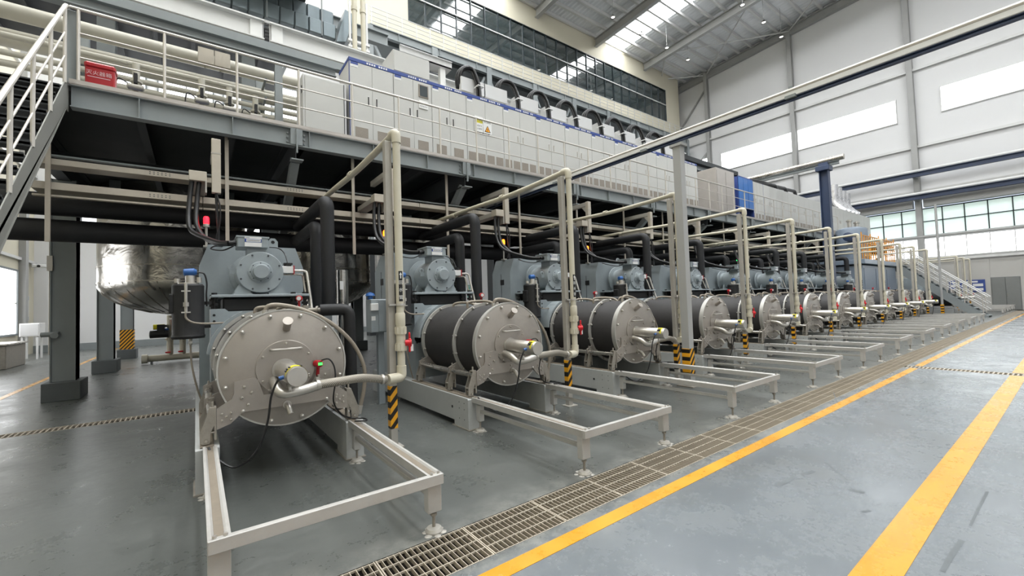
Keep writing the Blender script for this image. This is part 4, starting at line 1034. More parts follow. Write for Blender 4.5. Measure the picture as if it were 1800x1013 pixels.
def cabinets():
    t = thing('control_cabinet', 'low light grey cabinet at the head of the near cabinet row', 'cabinet', (2.2, 9.8, 4.98))
    O('body', MB().box(1.79, 2.66, 9.42, 10.1, 4.98, 6.52, .008), 'cabside', t)
    O('door', MB().box(1.83, 2.62, 9.4, 9.42, 5.03, 6.49, .004), 'cab', t)
    O('edge_strip', MB().box(2.60, 2.615, 9.395, 9.4, 5.03, 6.49), 'seam', t)
    O('side_lock', MB().box(1.782, 1.79, 9.5, 9.56, 6.15, 6.3), 'black', t)
    descr = ['with blue edged side, tallest at the near end', 'with a dark display and a white box on top', 'beside the display cabinet', 'carrying the yellow warning sign']
    n = len(CX)-1; cabs = []
    for i in range(n):
        lab = 'light grey cabinet '+(descr[i] if i < 4 else 'with silver handles, %s along the near row' % ORD[i])
        cabs.append(cabinet(CX[i], CX[i+1], lab, 1 if i < 3 else 2, i < 4, i == 0))
    c2 = cabs[1]
    O('display', MB().box(4.36, 4.62, 9.38, 9.402, 6.70, 7.02, .006), 'vent', c2)
    O('display_glass', MB().box(4.39, 4.59, 9.376, 9.381, 6.73, 6.99), 'mullion', c2)
    k = O('button_panel', MB().box(4.36, 4.60, 9.38, 9.40, 6.42, 6.62, .004), 'white', c2)
    q = MB()
    for i in range(5):
        for j in range(2): q.cyl((4.40+i*.04, 9.38, 6.48+j*.08), (4.40+i*.04, 9.373, 6.48+j*.08), .008, 8)
    stuff(O('buttons', q, 'seam', k))
    # warning signs on the fourth cabinet
    c4 = cabs[3]; x = 5.93
    p = O('notice_plate', MB().box(x, x+.26, 9.374, 9.382, 6.20, 6.62), 'white', c4)
    O('yellow_strip', MB().box(x+.01, x+.25, 9.371, 9.374, 6.44, 6.53), 'yellowlabel', p)
    text('lettering', '高压危险', .062, 'ink', p, (x+.13, 9.370, 6.485), (PI/2, 0, 0), .0005)
    for i, s_ in enumerate(('未经许可', '禁止操作')): text('lettering', s_, .05, 'ink', p, (x+.13, 9.3735, 6.36-i*.08), (PI/2, 0, 0), .0005)
    p = O('notice_plate', MB().box(x+.27, x+.54, 9.374, 9.382, 6.20, 6.56), 'white', c4)
    text('lettering', '当心触电', .055, 'ink', p, (x+.40, 9.373, 6.50), (PI/2, 0, 0), .0005)
    tri = O('hazard_triangle', MB().prism([(x+.31, 6.24), (x+.50, 6.24), (x+.405, 6.42)], 'y', 9.370, 9.374), 'ink', p)
    O('hazard_fill', MB().prism([(x+.335, 6.252), (x+.475, 6.252), (x+.405, 6.39)], 'y', 9.367, 9.370), 'orange', tri)
    O('bolt_symbol', MB().prism([(x+.415, 6.36), (x+.385, 6.30), (x+.405, 6.30), (x+.395, 6.26), (x+.425, 6.315), (x+.405, 6.315)], 'y', 9.364, 9.367), 'ink', tri)
    # box on the second cabinet and busbar housing behind it
    t = thing('terminal_housing', 'white box standing on top of the display cabinet', 'box', (4.2, 9.8, 7.18))
    O('housing', MB().box(3.75, 4.68, 9.42, 10.15, 7.18, 7.70, .006), 'cabside', t); O('front_cover', MB().box(3.765, 4.665, 9.405, 9.42, 7.2, 7.69, .004), 'cab', t)
    t = thing('busbar_bridge', 'white steel busbar bridge behind the box on the cabinets', 'busbar', (5, 10.7, 7.2))
    O('trough', MB().box(4.2, 5.7, 10.1, 10.5, 8.12, 8.15).box(4.2, 5.7, 10.1, 10.12, 8.12, 8.30).box(4.2, 5.7, 10.48, 10.5, 8.12, 8.30).box(4.2, 5.7, 10.06, 10.12, 8.29, 8.31), 'cabside', t)
    for xx in (4.4, 5.45): O('riser', MB().box(xx-.08, xx+.08, 10.16, 10.28, 7.165, 8.12).box(xx-.08, xx+.08, 9.9, 10.28, 7.165, 7.2), 'white', t)
    for xx in (4.75, 4.9, 5.05): O('insulator', MB().lathe((xx, 10.2, 8.16), (0, 0, 1), [(0, .04), (.05, .06), (.1, .04), (.15, .06), (.2, .04)], 12), 'white', t)
    # cable arches and white boxes on the tops
    for i in range(3, n):
        x = CX[i]; 
        t = thing('duct_box', 'small white cable box on top of the near cabinets, %s along' % ORD[i-3], 'box', (x, 9.8, 7.18), 'white boxes on the cabinet tops')
        O('box_shell', MB().box(x+.05 if i == 3 else x-.40, x+.82 if i == 3 else x+.40, 9.70, 10.05, 7.40, 7.78, .006), 'cabside', t)
        O('bracket', MB().box(x-.2, x+.3, 9.75, 10.0, 7.17, 7.40), 'process', t)
        t = thing('cable_loop', 'black cable arch on top of the near cabinets, %s along' % ORD[i-3], 'cable', (x+.75, 9.7, 7.17), 'black cable arches on the cabinet tops')
        a, b = (x+.15, x+.62) if i > 3 else (x+.05, x+.45)
        for k, (dy, dr) in enumerate(((0, 0), (.06, .03), (-.05, -.04), (.03, -.07))):
            tp = 8.12+dr
            O('cable_core', MB().tube(smooth_curve([(a+.22-dr, 9.85+dy, 7.36), (a+.05-dr, 9.84+dy, 7.44), (a-.02-dr, 9.83+dy, 7.66), (a+.02-dr, 9.8+dy, 7.93), (a+.16, 9.75+dy, tp-.03), (a+.32, 9.7+dy, tp-.02), (b+.02+dr, 9.64+dy, 7.92), (b+.09+dr, 9.56+dy, 7.58), (b+.09+dr, 9.52+dy, 7.17)], 5), .034, 8), 'cable', t)
        O('cable_tie', MB().box(b-.02, b+.18, 9.46, 9.68, 7.52, 7.545), 'white', t)
    # far row
    t = thing('steel_cabinet', 'plain silver sheet metal cabinet between the two cabinet rows', 'cabinet', (18.7, 9.8, 4.98))
    O('body', MB().box(18.0, 19.6, 9.2, 10.4, 4.98, 7.2, .01), 'toe', t); O('door', MB().box(18.05, 18.78, 9.185, 9.2, 5.05, 7.1, .004), 'toe', t); O('door', MB().box(18.82, 19.55, 9.185, 9.2, 5.05, 7.1, .004), 'toe', t)
    t = thing('blue_enclosure', 'bright blue open fronted enclosure beside the far cabinet row', 'cabinet', (20.9, 9.7, 4.98))
    O('frame', MB().box(20.1, 20.15, 9.3, 10.2, 4.98, 7.2).box(21.6, 21.65, 9.3, 10.2, 4.98, 7.2).box(20.1, 21.65, 9.3, 10.2, 7.15, 7.2).box(20.1, 21.65, 10.1, 10.2, 4.98, 7.2), 'blue', t)
    for k in range(3): O('blue_panel', MB().box(20.17+k*.48, 20.62+k*.48, 9.28, 9.3, 5.7, 7.14, .004), 'bluepanel', t)
    for k in range(2): O('pump', MB().lathe((20.5+k*.7, 9.5, 5.3), (0, 1, 0), [(0, .1), (.02, .2), (.4, .2), (.42, .1)], 18).box(20.4+k*.7, 20.6+k*.7, 9.5, 9.9, 4.98, 5.15), 'darksteel', t)
    xs = [21.7, 22.3, 23.0]+[23.0+1.5*k for k in range(1, 13)]
    for i in range(len(xs)-1):
        cabinet(xs[i], xs[i+1], 'light grey cabinet of the far row, %s past the blue enclosure' % ORD[i], 1 if i < 2 else 2, False, i == 2, 9.4, 4.98, 7.2, False, 'grey electrical cabinets of the far row')
    for k in range(3):
        o = O('cable_loop', MB().tube([(22.6+1.3*k, 9.9, 7.2), (22.6+1.3*k, 9.9, 7.5+.02*k), (25.4+1.3*k, 9.75, 7.55+.02*k), (25.4+1.3*k, 9.7, 7.2)], .09, 12, .2, 6), 'cable', None, (24+1.3*k, 9.8, 7.2))
        tag(o, 'thick black cable arch over the far cabinets, %s past the blue enclosure' % ORD[k], 'cable', 'cable arches over the far cabinets')
    for k in range(4):
        xx = 36.2+.85*k
        o = O('foil_duct', MB().tube([(xx, 9.6, 7.2), (xx, 9.9, 7.5), (xx, 10.2, 7.9), (xx, 10.2, 9.2-.1*k)], .27, 16, .3, 6), 'foil', None, (xx, 9.8, 7.2))
        tag(o, 'silver foil wrapped riser duct above the far cabinets, %s from the left' % ORD[k], 'duct', 'foil wrapped riser ducts')
cabinets()

# ================================================================== things on and behind the platform
def red_box():
    t = thing('extinguisher_box', 'red fire extinguisher box behind the handrail at the stair head', 'fire extinguisher box', (-1.19, 9.1, 4.97))
    b = O('box_body', MB().box(-1.36, -1.02, 9.0, 9.22, 4.97, 5.50, .015), 'red', t)
    O('lid', MB().box(-1.37, -1.01, 8.985, 9.23, 5.48, 5.575, .025), 'red', t)
    text('lettering', '灭火器箱', .075, 'pinkprint', b, (-1.20, 8.995, 5.40), (PI/2, 0, 0), .001)
    text('lettering', '火警:119', .062, 'pinkprint', b, (-1.20, 8.995, 5.10), (PI/2, 0, 0), .001)
    O('print_line', MB().box(-1.33, -1.07, 8.996, 9.0, 5.335, 5.345), 'pinkprint', b)
red_box()
def back_services():
    rows = [(13.0, 8.02, .17, 'thick grey cream upper'), (13.4, 7.62, .19, 'thick cream second'), (12.7, 7.36, .06, 'thin white third'), (12.8, 7.04, .06, 'thin white fourth'), (12.9, 6.86, .07, 'white fifth'),
            (13.1, 6.36, .10, 'cream sixth'), (12.8, 5.88, .07, 'white seventh'), (12.7, 5.66, .07, 'white eighth'), (12.7, 5.22, .06, 'white lowest')]
    for y, z, r, nm in rows:
        o = O('process_pipe', MB().cyl((-4.2, y, z), (17, y, z), r, 16), 'process', None, (6, y, z))
        tag(o, nm+' process pipe running behind the platform handrail', 'pipe', 'process pipes behind the handrail')
    for i, x in enumerate((-2.1, 1.5, 5.1, 8.7)):
        t = thing('pipe_rack', 'slate grey pipe rack frame behind the handrail, %s from the stairs' % ORD[i], 'rack', (x, 13.6, 4.97))
        O('upright', MB().ibeam((x, 13.75, 4.97), (x, 13.75, 8.3), .2, .2, .015, .012, (0, 1, 0)), 'struct', t)
        for z in (5.1, 5.34, 5.56, 5.78, 6.22, 6.5, 6.76, 7.3, 7.8): O('cross_arm', MB().bar((x, 12.55, z-.06), (x, 13.7, z-.06), .05, .03), 'struct', t)
    for i, (x, z) in enumerate(((.12, 5.95), (.62, 5.90), (1.12, 5.85), (-.95, 5.95))):
        t = thing('actuated_valve', 'pneumatic valve with blue base behind the handrail, %s' % ['left of the pair', 'right of the pair', 'by the slim post', 'near the red box'][i], 'valve', (x, 11.2, 4.97), 'actuated valves behind the handrail')
        O('valve_pipe', MB().cyl((x, 11.2, 4.97), (x, 11.2, z+.75), .06, 12).lathe((x, 11.2, z+.1), (0, 0, 1), [(0, .1), (.04, .1)], 14).lathe((x, 11.2, z+.36), (0, 0, 1), [(0, .1), (.04, .1)], 14), 'process', t)
        O('actuator', MB().lathe((x-.13, 11.08, z+.22), (1, 0, 0), [(0, .04), (.02, .06), (.24, .06), (.26, .04)], 14), 'post', t)
        O('blue_base', MB().box(x-.09, x+.09, 11.0, 11.12, z-.02, z+.1, .01), 'blue', t)
        O('air_hose', MB().tube(smooth_curve([(x-.1, 11.05, z+.25), (x-.25, 11.0, z+.3), (x-.27, 11.0, z+.05), (x-.1, 11.02, z-.02)]), .012, 6), 'cable', t)
        O('stem', MB().box(x-.03, x+.03, 11.05, 11.15, z+.3, z+.5), 'black', t)
    for i, x in enumerate((.06, .38)):
        o = O('junction_panel', MB().box(x, x+.31, 12.0, 12.1, 7.48, 7.84, .006).box(x+.13, x+.16, 12.1, 12.95, 7.8, 7.83).box(x+.13, x+.16, 12.92, 12.95, 7.8, 7.86), 'tray', None, (x, 12.05, 7.48)); tag(o, 'flat beige panel hung on the pipes, %s of the pair' % ('left' if i == 0 else 'right'), 'panel', 'beige panels on the pipes')
    o = O('slim_post', MB().ibeam((1.5, 10.5, 4.97), (1.5, 10.5, 7.15), .15, .12, .012, .01, (0, 1, 0)).bar((1.5, 10.5, 6.75), (1.65, 10.5, 7.15), .06, .06), 'struct', None, (1.5, 10.5, 4.97)); tag(o, 'slim slate grey post behind the handrail', 'post')
    o = O('header_beam', MB().ibeam((-4.5, 10.5, 7.27), (2.72, 10.5, 7.27), .2, .2, .02, .014), 'struct', None, (0, 10.5, 7.2)); tag(o, 'slate grey beam carried by the slim post', 'beam')
    t = thing('crane_girder', 'pale bolted girder above the platform pipework', 'girder', (2, 12, 8.3))
    for a, b in ((-6.2, 1.40), (1.52, 20.0)): O('girder_half', MB().ibeam((a, 12.0, 8.64), (b, 12.0, 8.64), .3, .5, .03, .02), 'girt', t)
    O('splice_plate', MB().box(1.1, 1.36, 11.93, 11.98, 8.42, 8.86).box(1.56, 1.82, 11.93, 11.98, 8.42, 8.86), 'white', t)
    q = MB()
    for k in range(5): q.box(1.415, 1.505, 11.9, 11.94, 8.44+k*.09, 8.48+k*.09)
    stuff(O('splice_bolts', q, 'black', t))
    O('rail', MB().box(-6.2, 20, 11.95, 12.05, 8.89, 8.96), 'column', t)
    o = O('tie_beam', MB().box(-6.2, 17, 11.3, 11.5, 7.86, 8.04), 'struct', None, (2, 11.4, 7.9)); tag(o, 'slate grey box beam just below the pale girder', 'beam')
    t = thing('upper_floor', 'dark upper floor slab on slate beams at the top left', 'floor slab', (2, 17, 12.3), None, 'structure')
    O('slab', MB().box(-6.2, 3.2, 14.4, 24, 12.7, 12.95), 'under', t)
    O('slab_edge_beam', MB().ibeam((-6.2, 14.3, 12.5), (3.2, 14.3, 12.5), .25, .5, .03, .02), 'struct', t)
    for i in range(8): O('joist', MB().ibeam((-5.8+1.15*i, 14.4, 12.5), (-5.8+1.15*i, 24, 12.5), .14, .36, .016, .012), 'under', t)
    for i, x in enumerate(FX[:2]):
        c = thing('upper_column', 'slate grey upper storey column, %s from the left' % ORD[i], 'column', (x, 17.2, 4.97), None, 'structure')
        O('shaft', MB().ibeam((x, 17.2, 4.97), (x, 17.2, 16.5), .4, .42, .03, .02, (0, 1, 0)).box(x-.2, x+.2, 16.98, 17.0, 4.97, 16.5), 'struct', c)
    t = thing('ventilation_duct', 'big ribbed galvanised duct high above the platform', 'duct', (1.5, 16, 11.3))
    for k in range(14):
        x = -2.2+.45*k
        O('duct_segment', MB().box(x, x+.44, 15.6, 16.3, 11.32, 11.86, .03), 'duct', t); O('duct_segment', MB().box(x, x+.44, 15.9, 16.6, 11.92, 12.5, .03), 'duct', t)
    O('duct_hood', MB().prism([(4.08, 11.2), (4.4, 11.3), (4.75, 12.4), (4.4, 12.5)], 'y', 15.5, 16.4), 'duct', t)
    for k in range(4): O('duct_hanger', MB().box(-1.5+1.7*k, -1.46+1.7*k, 15.58, 15.6, 11.3, 14), 'struct', t)
    for i, x in enumerate((3.87, 4.13)):
        o = O('riser_pipe', MB().cyl((x, 12.7, 4.97), (x, 12.7, 17.5), .07, 14).lathe((x, 12.7, 10.6), (0, 0, 1), [(0, .07), (0, .09), (.12, .09), (.12, .07)], 14, True), 'pvc', None, (x, 12.7, 4.97)); tag(o, 'tall ivory riser pipe behind the first cabinet, %s one' % ('left' if i == 0 else 'right'), 'pipe', 'tall ivory risers')
    o = O('floor_beam', MB().ibeam((-6.2, 16.9, 12.75), (6.5, 16.9, 12.75), .25, .5, .03, .02), 'struct', None, (0, 16.9, 12.7)); tag(o, 'slate grey beam above the ribbed duct', 'beam')
    lm = MB()
    for zz in (10.2, 10.42, 10.64, 10.86, 11.08): lm.box(4.35, 5.1, 15.0, 15.1, zz, zz+.08)
    lm.box(4.4, 4.46, 15.05, 15.12, 10.15, 12.7).box(5.0, 5.06, 15.05, 15.12, 10.15, 12.7)
    o = O('louvre_stack', lm, 'girt', None, (4.7, 15, 10.2)); tag(o, 'pale slatted frame beside the ivory risers', 'frame')
back_services()

# ------------------------------------------------------------------ tanks under the platform
def tanks():
    def tank(cx, lab):
        t = thing('storage_tank', lab, 'tank', (cx, 15, 1.6), 'stainless tanks hanging under the platform')
        R = 1.63
        O('shell', MB().lathe((cx, 15, 2.44), (0, 0, 1), [(0, R), (2.44, R)], 64), 'tank', t)
        d = MB().lathe((cx, 15, 2.46), (0, 0, -1), [(0, R+.012), (.12, R+.0), (.30, R*.93), (.5, R*.78), (.66, R*.58), (.78, R*.34), (.84, R*.12), (.85, .001)], 64)
        dd = O('dished_bottom', d, 'tank', t)
        sm = MB()
        for i in range(28):
            a = 2*PI*i/28; pr_ = [(.02, R+.02), (.30, R*.935), (.5, R*.787), (.66, R*.59), (.78, R*.35)]
            sm.tube([(cx+(r+.004)*math.cos(a+j*.05), 15+(r+.004)*math.sin(a+j*.05), 2.46-z) for j, (z, r) in enumerate(pr_)], .006, 4)
        stuff(O('gore_seams', sm, 'cast', dd))
        for z in (2.44, 2.84): O('seam_band', MB().lathe((cx, 15, z), (0, 0, 1), [(0, R), (0, R+.014), (.03, R+.014), (.03, R)], 64, True), 'steel', t)
        O('outlet', MB().cyl((cx, 15, 1.62), (cx, 15, 1.45), .12, 16).cyl((cx, 15, 1.52), (cx, 15, 1.48), .2, 18), 'cast', t)
        for a in range(4):
            q = a*PI/2+PI/4; O('support_lug', MB().box(cx+R*math.cos(q)-.1, cx+R*math.cos(q)+.1, 15+R*math.sin(q)-.1, 15+R*math.sin(q)+.1, 4.4, 4.89), 'struct', t)
    for i, x in enumerate((-.40, 3.22, 6.84)): tank(x, 'crumpled stainless tank under the platform, '+['leftmost and most visible', 'behind the first pipe stand', 'behind the second mill'][i])
    t = thing('valve_manifold', 'cream pipe manifold with red valve handles under the leftmost tank', 'manifold', (-.7, 18.6, 0))
    O('header_pipe', MB().cyl((-1.35, 18.6, .18), (2.2, 18.6, .18), .11, 16).cyl((-1.45, 18.6, .18), (-1.3, 18.6, .18), .15, 16), 'pvc', t)
    for i, x in enumerate((-.72, -.38, .3)):
        O('riser', MB().cyl((x, 18.6, .2), (x, 18.6, 1.6), .09, 14).cyl((x, 18.6, .75), (x, 18.6, .82), .13, 14).cyl((x, 18.6, 1.2), (x, 18.6, 1.28), .14, 14), 'pvc', t)
        O('red_handle', MB().box(x-.12, x+.02, 18.4, 18.46, .33, .38, .01).box(x+.1, x+.14, 18.44, 18.5, 1.1, 1.5), 'redplastic', t)
    O('actuator', MB().lathe((-1.25, 18.45, .98), (1, 0, 0), [(0, .07), (.02, .13), (.5, .13), (.52, .07)], 14).box(-1.05, -.85, 18.35, 18.55, .98, 1.3), 'black', t)
    O('yellow_cap', MB().cyl((-1.15, 18.5, 1.22), (-.85, 18.5, 1.22), .09, 14), 'yellowlabel', t)
    O('blue_cap', MB().box(-.95, -.75, 18.4, 18.55, 1.06, 1.16, .02), 'bluehead', t)
    for x in (-1.2, .8): O('stand', MB().box(x-.03, x+.03, 18.55, 18.65, 0, .1), 'struct', t)
    t = thing('wash_basin', 'brushed steel basin against the left wall', 'basin', (-5.7, 22.1, 0))
    O('body', MB().box(-6.15, -5.0, 21.1, 23.1, 0, .78, .02), 'cast', t); O('rim', MB().box(-6.2, -4.93, 21.0, 23.2, .78, .84, .015), 'steel', t)
    t = thing('wall_cabinet', 'white cabinet on thin legs beside the steel basin', 'cabinet', (-5.7, 25.9, 0))
    O('body', MB().box(-5.68, -5.12, 25.4, 26.2, .93, 1.46, .01), 'white', t); O('door', MB().box(-5.65, -5.15, 25.385, 25.4, .97, 1.42, .004), 'cabside', t)
    for x in (-5.62, -5.2):
        for y in (25.5, 26.1): O('leg', MB().box(x-.03, x+.03, y-.03, y+.03, 0, .93), 'white', t)
    o = O('notice_board', MB().box(-6.24, -6.21, 28.4, 29.1, 1.55, 2.7, .004), 'white', None, (-6.47, 28, 1.5)); tag(o, 'narrow white notice with blue blocks on the left wall', 'notice')
    O('blue_block', MB().box(-6.21, -6.205, 28.45, 29.05, 2.5, 2.68), 'bluepanel', o); O('blue_block', MB().box(-6.21, -6.205, 28.45, 29.05, 1.57, 1.75), 'bluepanel', o)
    t = thing('security_camera', 'small white security camera in the far left corner', 'camera', (-5.9, 29.6, 4.1)); O('body', MB().box(-6.2, -5.7, 29.3, 29.5, 4.05, 4.2, .03), 'white', t); O('mount', MB().box(-6.5, -6.1, 29.37, 29.43, 4.2, 4.26), 'white', t); O('lens', MB().cyl((-5.95, 29.3, 4.12), (-5.95, 29.27, 4.12), .06, 12), 'black', t)
tanks()

# ================================================================== crane rails
def rails():
    x = 7.2; cy = 4.36
    t = thing('crane_column', 'tall pale column with striped foot beside the third pipe stand', 'column', (x, cy, 0))
    O('shaft', MB().box(x-.075, x+.075, cy-.075, cy+.075, 0, 4.43, .006), 'column', t)
    O('striped_wrap', MB().box(x-.079, x+.079, cy-.079, cy+.079, .2, .68, .004), 'stripe', t)
    O('base_plate', MB().box(x-.16, x+.16, cy-.16, cy+.16, 0, .015), 'cast', t)
    O('cap_bracket', MB().box(x-.1, x+.1, cy-.12, cy+.12, 4.40, 4.45), 'column', t)
    t = thing('monorail', 'long black and white overhead rail crossing the picture', 'rail', (x, 5, 4.45))
    O('dark_beam', MB().ibeam((x, -9, 4.53), (x, 15.5, 4.53), .07, .05, .012, .01), 'darksteel', t)
    O('white_rail', MB().box(x-.05, x+.05, -9, 15.5, 4.556, 4.635, .008), 'white', t)
    O('white_tube', MB().cyl((x-.03, -9, 4.655), (x-.03, 15.5, 4.655), .03, 10), 'inox', t)
    for k in range(9): O('rail_clip', MB().box(x-.08, x+.08, -8+k*2.6, -7.86+k*2.6, 4.53, 4.575).box(x-.035, x-.02, -7.95+k*2.6, -7.9+k*2.6, 4.6, 4.72), 'struct', t)
    x, cy = 24.45, 7.22
    t = thing('crane_column', 'dark blue grey crane column standing before the far cabinets', 'column', (x, cy, 0))
    O('shaft', MB().ibeam((x, cy, 0), (x, cy, 7.7), .3, .36, .03, .03, (0, 1, 0)).box(x-.15, x+.15, cy-.19, cy-.17, 0, 7.7), 'darksteel', t)
    O('cap_plate', MB().box(x-.28, x+.28, cy-.28, cy+.28, 7.5, 7.74, .02), 'darksteel', t)
    t = thing('monorail', 'short steel rail on the dark blue grey crane column', 'rail', (x, 11, 7.75))
    O('rail_tube', MB().cyl((x, 6.4, 8.0), (x, 17.5, 8.0), .13, 16), 'steel', t)
    O('saddle', MB().box(x-.12, x+.12, cy-.2, cy+.2, 7.72, 7.9), 'darksteel', t); O('beam', MB().ibeam((x, 6.6, 7.8), (x, 17.5, 7.8), .16, .16, .015, .012), 'struct', t)
    O('trolley', MB().box(x-.3, x+.3, 11.4, 12.1, 7.5, 7.95, .02), 'darksteel', t)
    for z, y1, lab in ((10.35, 16.2, 'upper dark beam with white tubes along the end wall'), (8.62, 12.2, 'lower dark beam with white tube above the end wall window band')):
        t = thing('monorail', lab, 'rail', (43.9, 2, z)); xx = 43.9
        O('dark_beam', MB().ibeam((xx, YF+.2, z), (xx, y1, z), .3, .34, .03, .02), 'darksteel', t)
        O('white_tube', MB().cyl((xx-.1, YF+.2, z+.26), (xx-.1, y1, z+.26), .1, 12), 'white', t)
        for k in range(9):
            if -11+k*3 < y1: O('rail_clip', MB().box(xx-.18, xx+.18, -11+k*3, -10.8+k*3, z+.15, z+.3), 'struct', t)
        for y in (-8.9, -.8, 7.27): O('wall_bracket', MB().box(xx, 44.95, y-.12, y+.12, z-.2, z+.1), 'struct', t)
rails()

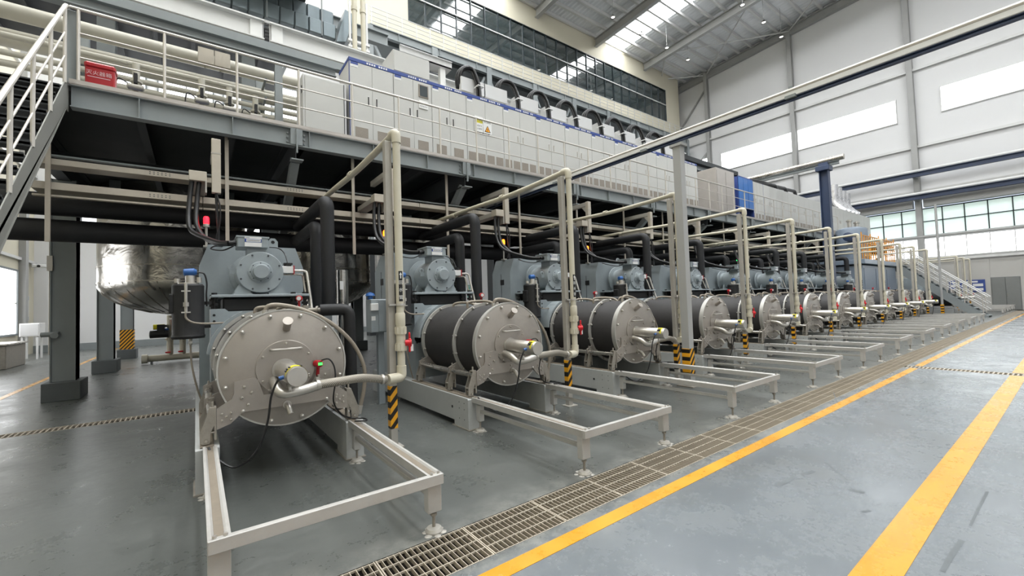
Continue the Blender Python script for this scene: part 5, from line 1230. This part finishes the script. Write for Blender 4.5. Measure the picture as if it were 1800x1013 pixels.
# ================================================================== far end: module, yellow guard, stairs
def far_end():
    last = mills[-1]
    for ch in list(last.children):
        if ch.name.split('.')[0] in ('bearing_housing', 'drum_hood', 'hood_lug', 'belly', 'motor_shelf', 'motor', 'drive_cabinet', 'lamp_pole', 'signal_lamp', 'seal_water_tube', 'solenoid_valve'):
            for q in list(ch.children_recursive): bpy.data.objects.remove(q)
            bpy.data.objects.remove(ch)
    x0, x1, y0, y1 = 27.6, 34.0, 6.75, 9.0
    t = thing('process_module', 'big slate blue box module behind the last mill', 'module', (31, 8, 0))
    O('shell', MB().box(x0, x1, y0, y1, .46, 3.0, .02), 'greybox', t); O('roof_plate', MB().box(x0-.15, x1+.15, y0-.15, y1, 3.05, 3.3, .02), 'greybox', t)
    for xx in (x0+.06, 30.4, x1-.2):
        for yy in (y0+.1, y1-.3): O('foot', MB().box(xx, xx+.15, yy, yy+.2, 0, .46), 'darksteel', t)
    for k in range(3): O('panel', MB().box(x0+.2+2.1*k, x0+2.1+2.1*k, y0-.02, y0, .8, 2.85, .01), 'greybox', t)
    t = thing('guard_rail', 'safety yellow railing on top of the slate blue module', 'railing', (31, 7, 3.3))
    for k in range(17): O('rail_post', MB().box(x0+.39*k-.02, x0+.39*k+.02, y0-.05, y0-.01, 3.3, 4.55 if k % 4 else 4.7), 'yellowrail', t)
    for k in range(6): O('rail_post', MB().box(x1-.03, x1+.01, y0+.38*k-.02, y0+.38*k+.02, 3.3, 4.6), 'yellowrail', t)
    for z in (3.75, 4.15, 4.55): O('rail', MB().box(x0, x1, y0-.05, y0-.01, z-.02, z+.02).box(x1-.03, x1+.01, y0, y1, z-.02, z+.02), 'yellowrail', t)
    t = thing('mixing_vessel', 'round grey vessel with nozzles on the slate blue module', 'vessel', (30.6, 7.9, 3.3))
    O('shell', MB().lathe((30.6, 7.9, 3.3), (0, 0, 1), [(0, .75), (1.85, .75), (1.95, .7), (2.05, .4)], 36), 'greybox', t)
    for dx, dy, h in ((-.2, 0, .5), (.15, .1, .55), (.3, -.2, .4)): O('nozzle', MB().cyl((30.6+dx, 7.9+dy, 5.25), (30.6+dx, 7.9+dy, 5.3+h), .1, 12).cyl((30.6+dx, 7.9+dy, 5.2+h), (30.6+dx, 7.9+dy, 5.26+h), .16, 12), 'bright', t)
    O('side_motor', MB().lathe((29.85, 7.7, 4.7), (-1, 0, 0), [(0, .2), (.1, .24), (.7, .24), (.75, .1)], 16), 'darksteel', t)
    s = thing('staircase', 'far staircase with double white handrails beside the slate blue module', 'stairs', (34.7, 3, 0))
    zz = lambda y: 3.25-.90*(6.7-y)
    for x in (34.15, 35.25):
        O('stringer', MB().prism([(6.9, 3.28), (6.7, 3.28), (3.1, .05), (3.1, 0), (3.6, 0), (6.9, 2.9)], 'x', x-.02, x+.02), 'struct', s)
        for k in range(6):
            y = 6.6-.66*k; O('baluster', MB().cyl((x, y, zz(y)), (x, y, zz(y)+1.1), .022, 8), 'inox', s)
        for dz in (.4, .75, 1.1): O('handrail_tube', MB().cyl((x, 6.75, zz(6.75)+dz), (x, 3.1, zz(3.1)+dz), .03 if dz > 1 else .018, 8), 'white', s)
    for k in range(16):
        y = 6.55-.222*k; z = 3.12-.2*k
        if z > .02: O('tread', MB().box(34.17, 35.23, y-.13, y+.13, z-.03, z), 'struct', s)
    o = O('sign_post', MB().cyl((34.5, 2.98, 0), (34.5, 2.98, .02), .1, 12), 'struct', None, (0, 0, 0)); bpy.data.objects.remove(o)
    t = thing('service_pole', 'thin grey pole with striped foot in front of the far stairs', 'pole', (33.4, 4.75, 0))
    O('shaft', MB().cyl((33.4, 4.75, 0), (33.4, 4.75, 6.4), .055, 12), 'column', t); O('striped_wrap', MB().box(33.33, 33.47, 4.68, 4.82, .1, .75), 'stripe', t)
    b = O('notice_board', MB().box(44.9, 44.95, 4.15, 5.95, 1.33, 2.2, .004), 'blue', None, (44.9, 5, 1.3)); tag(b, 'blue framed notice board on the end wall', 'notice board')
    for y0, y1, z0, z1 in ((4.5, 5.8, 2.0, 2.12), (4.25, 4.75, 1.72, 1.92), (4.85, 5.3, 1.72, 1.92), (5.4, 5.85, 1.72, 1.92), (4.25, 4.75, 1.42, 1.6), (4.85, 5.3, 1.42, 1.6), (5.4, 5.85, 1.42, 1.6)): O('notice_sheet', MB().box(44.893, 44.9, y0, y1, z0, z1), 'white', b)
    # floor manifolds beyond the stairs
    for i, x in enumerate((37.4, 40.2)):
        t = thing('horizontal_mill', 'partly hidden mill beyond the far stairs, %s past the stairs' % ORD[i], 'mill', (x, 6, 0))
        O('base_beam', MB().box(x-.7, x-.55, 4.75, 8, 0, .4, .01), 'beam', t); O('base_beam', MB().box(x+.55, x+.7, 4.75, 8, 0, .4, .01), 'beam', t)
        O('drum', MB().lathe((x, 4.86, ZC), (0, 1, 0), [(0, .5), (1.6, .5)], 32), 'rubber', t); O('end_disk', MB().lathe((x, 4.8, ZC), (0, 1, 0), [(0, .56), (.05, .57)], 36), 'disk', t)
        O('end_cylinder', MB().cyl((x, 4.8, 1.02), (x, 4.2, 1.02), .09, 16), 'bright', t); O('housing', MB().box(x-.57, x+.57, 6.5, 8, .4, 2.4, .02), 'mill', t)
far_end()

def scuffs():
    m = MB()
    def quad(x, y, l, w_, a):
        ca, sa = math.cos(a), math.sin(a)
        p = [(x+u*l*ca-v*w_*sa, y+u*l*sa+v*w_*ca, .0015) for u, v in ((-.5, -.4), (0, -.5), (.5, -.3), (.5, .5), (.1, .4), (-.5, .5))]
        m.add(p, [tuple(range(6))])
    for q in SCUFFS: quad(*q)
    o = O('scuff_marks', m, mt['scuff'], None, (5, 1.4, 0)); tag(o, 'dull grey scuff marks on the glossy aisle floor', 'scuff marks', None, 'stuff')
mt['scuff'] = M('dull grey rubber scuff', (104, 109, 112), .7, 0, .15, 9)
SCUFFS = [(4.056, 1.599, 0.334, 0.05, -0.087), (4.39, 1.546, 0.148, 0.05, -0.275), (4.26, 1.171, 0.101, 0.06, -1.511), (4.615, 1.413, 0.434, 0.012, -2.477), (7.104, 2.09, 2.378, 0.008, -2.803), (4.574, 0.534, 0.795, 0.018, 3.135), (3.643, 0.552, 0.515, 0.03, 3.109), (3.917, 1.027, 0.073, 0.03, -0.47), (4.624, 2.049, 0.23, 0.008, 0.07)]
scuffs()
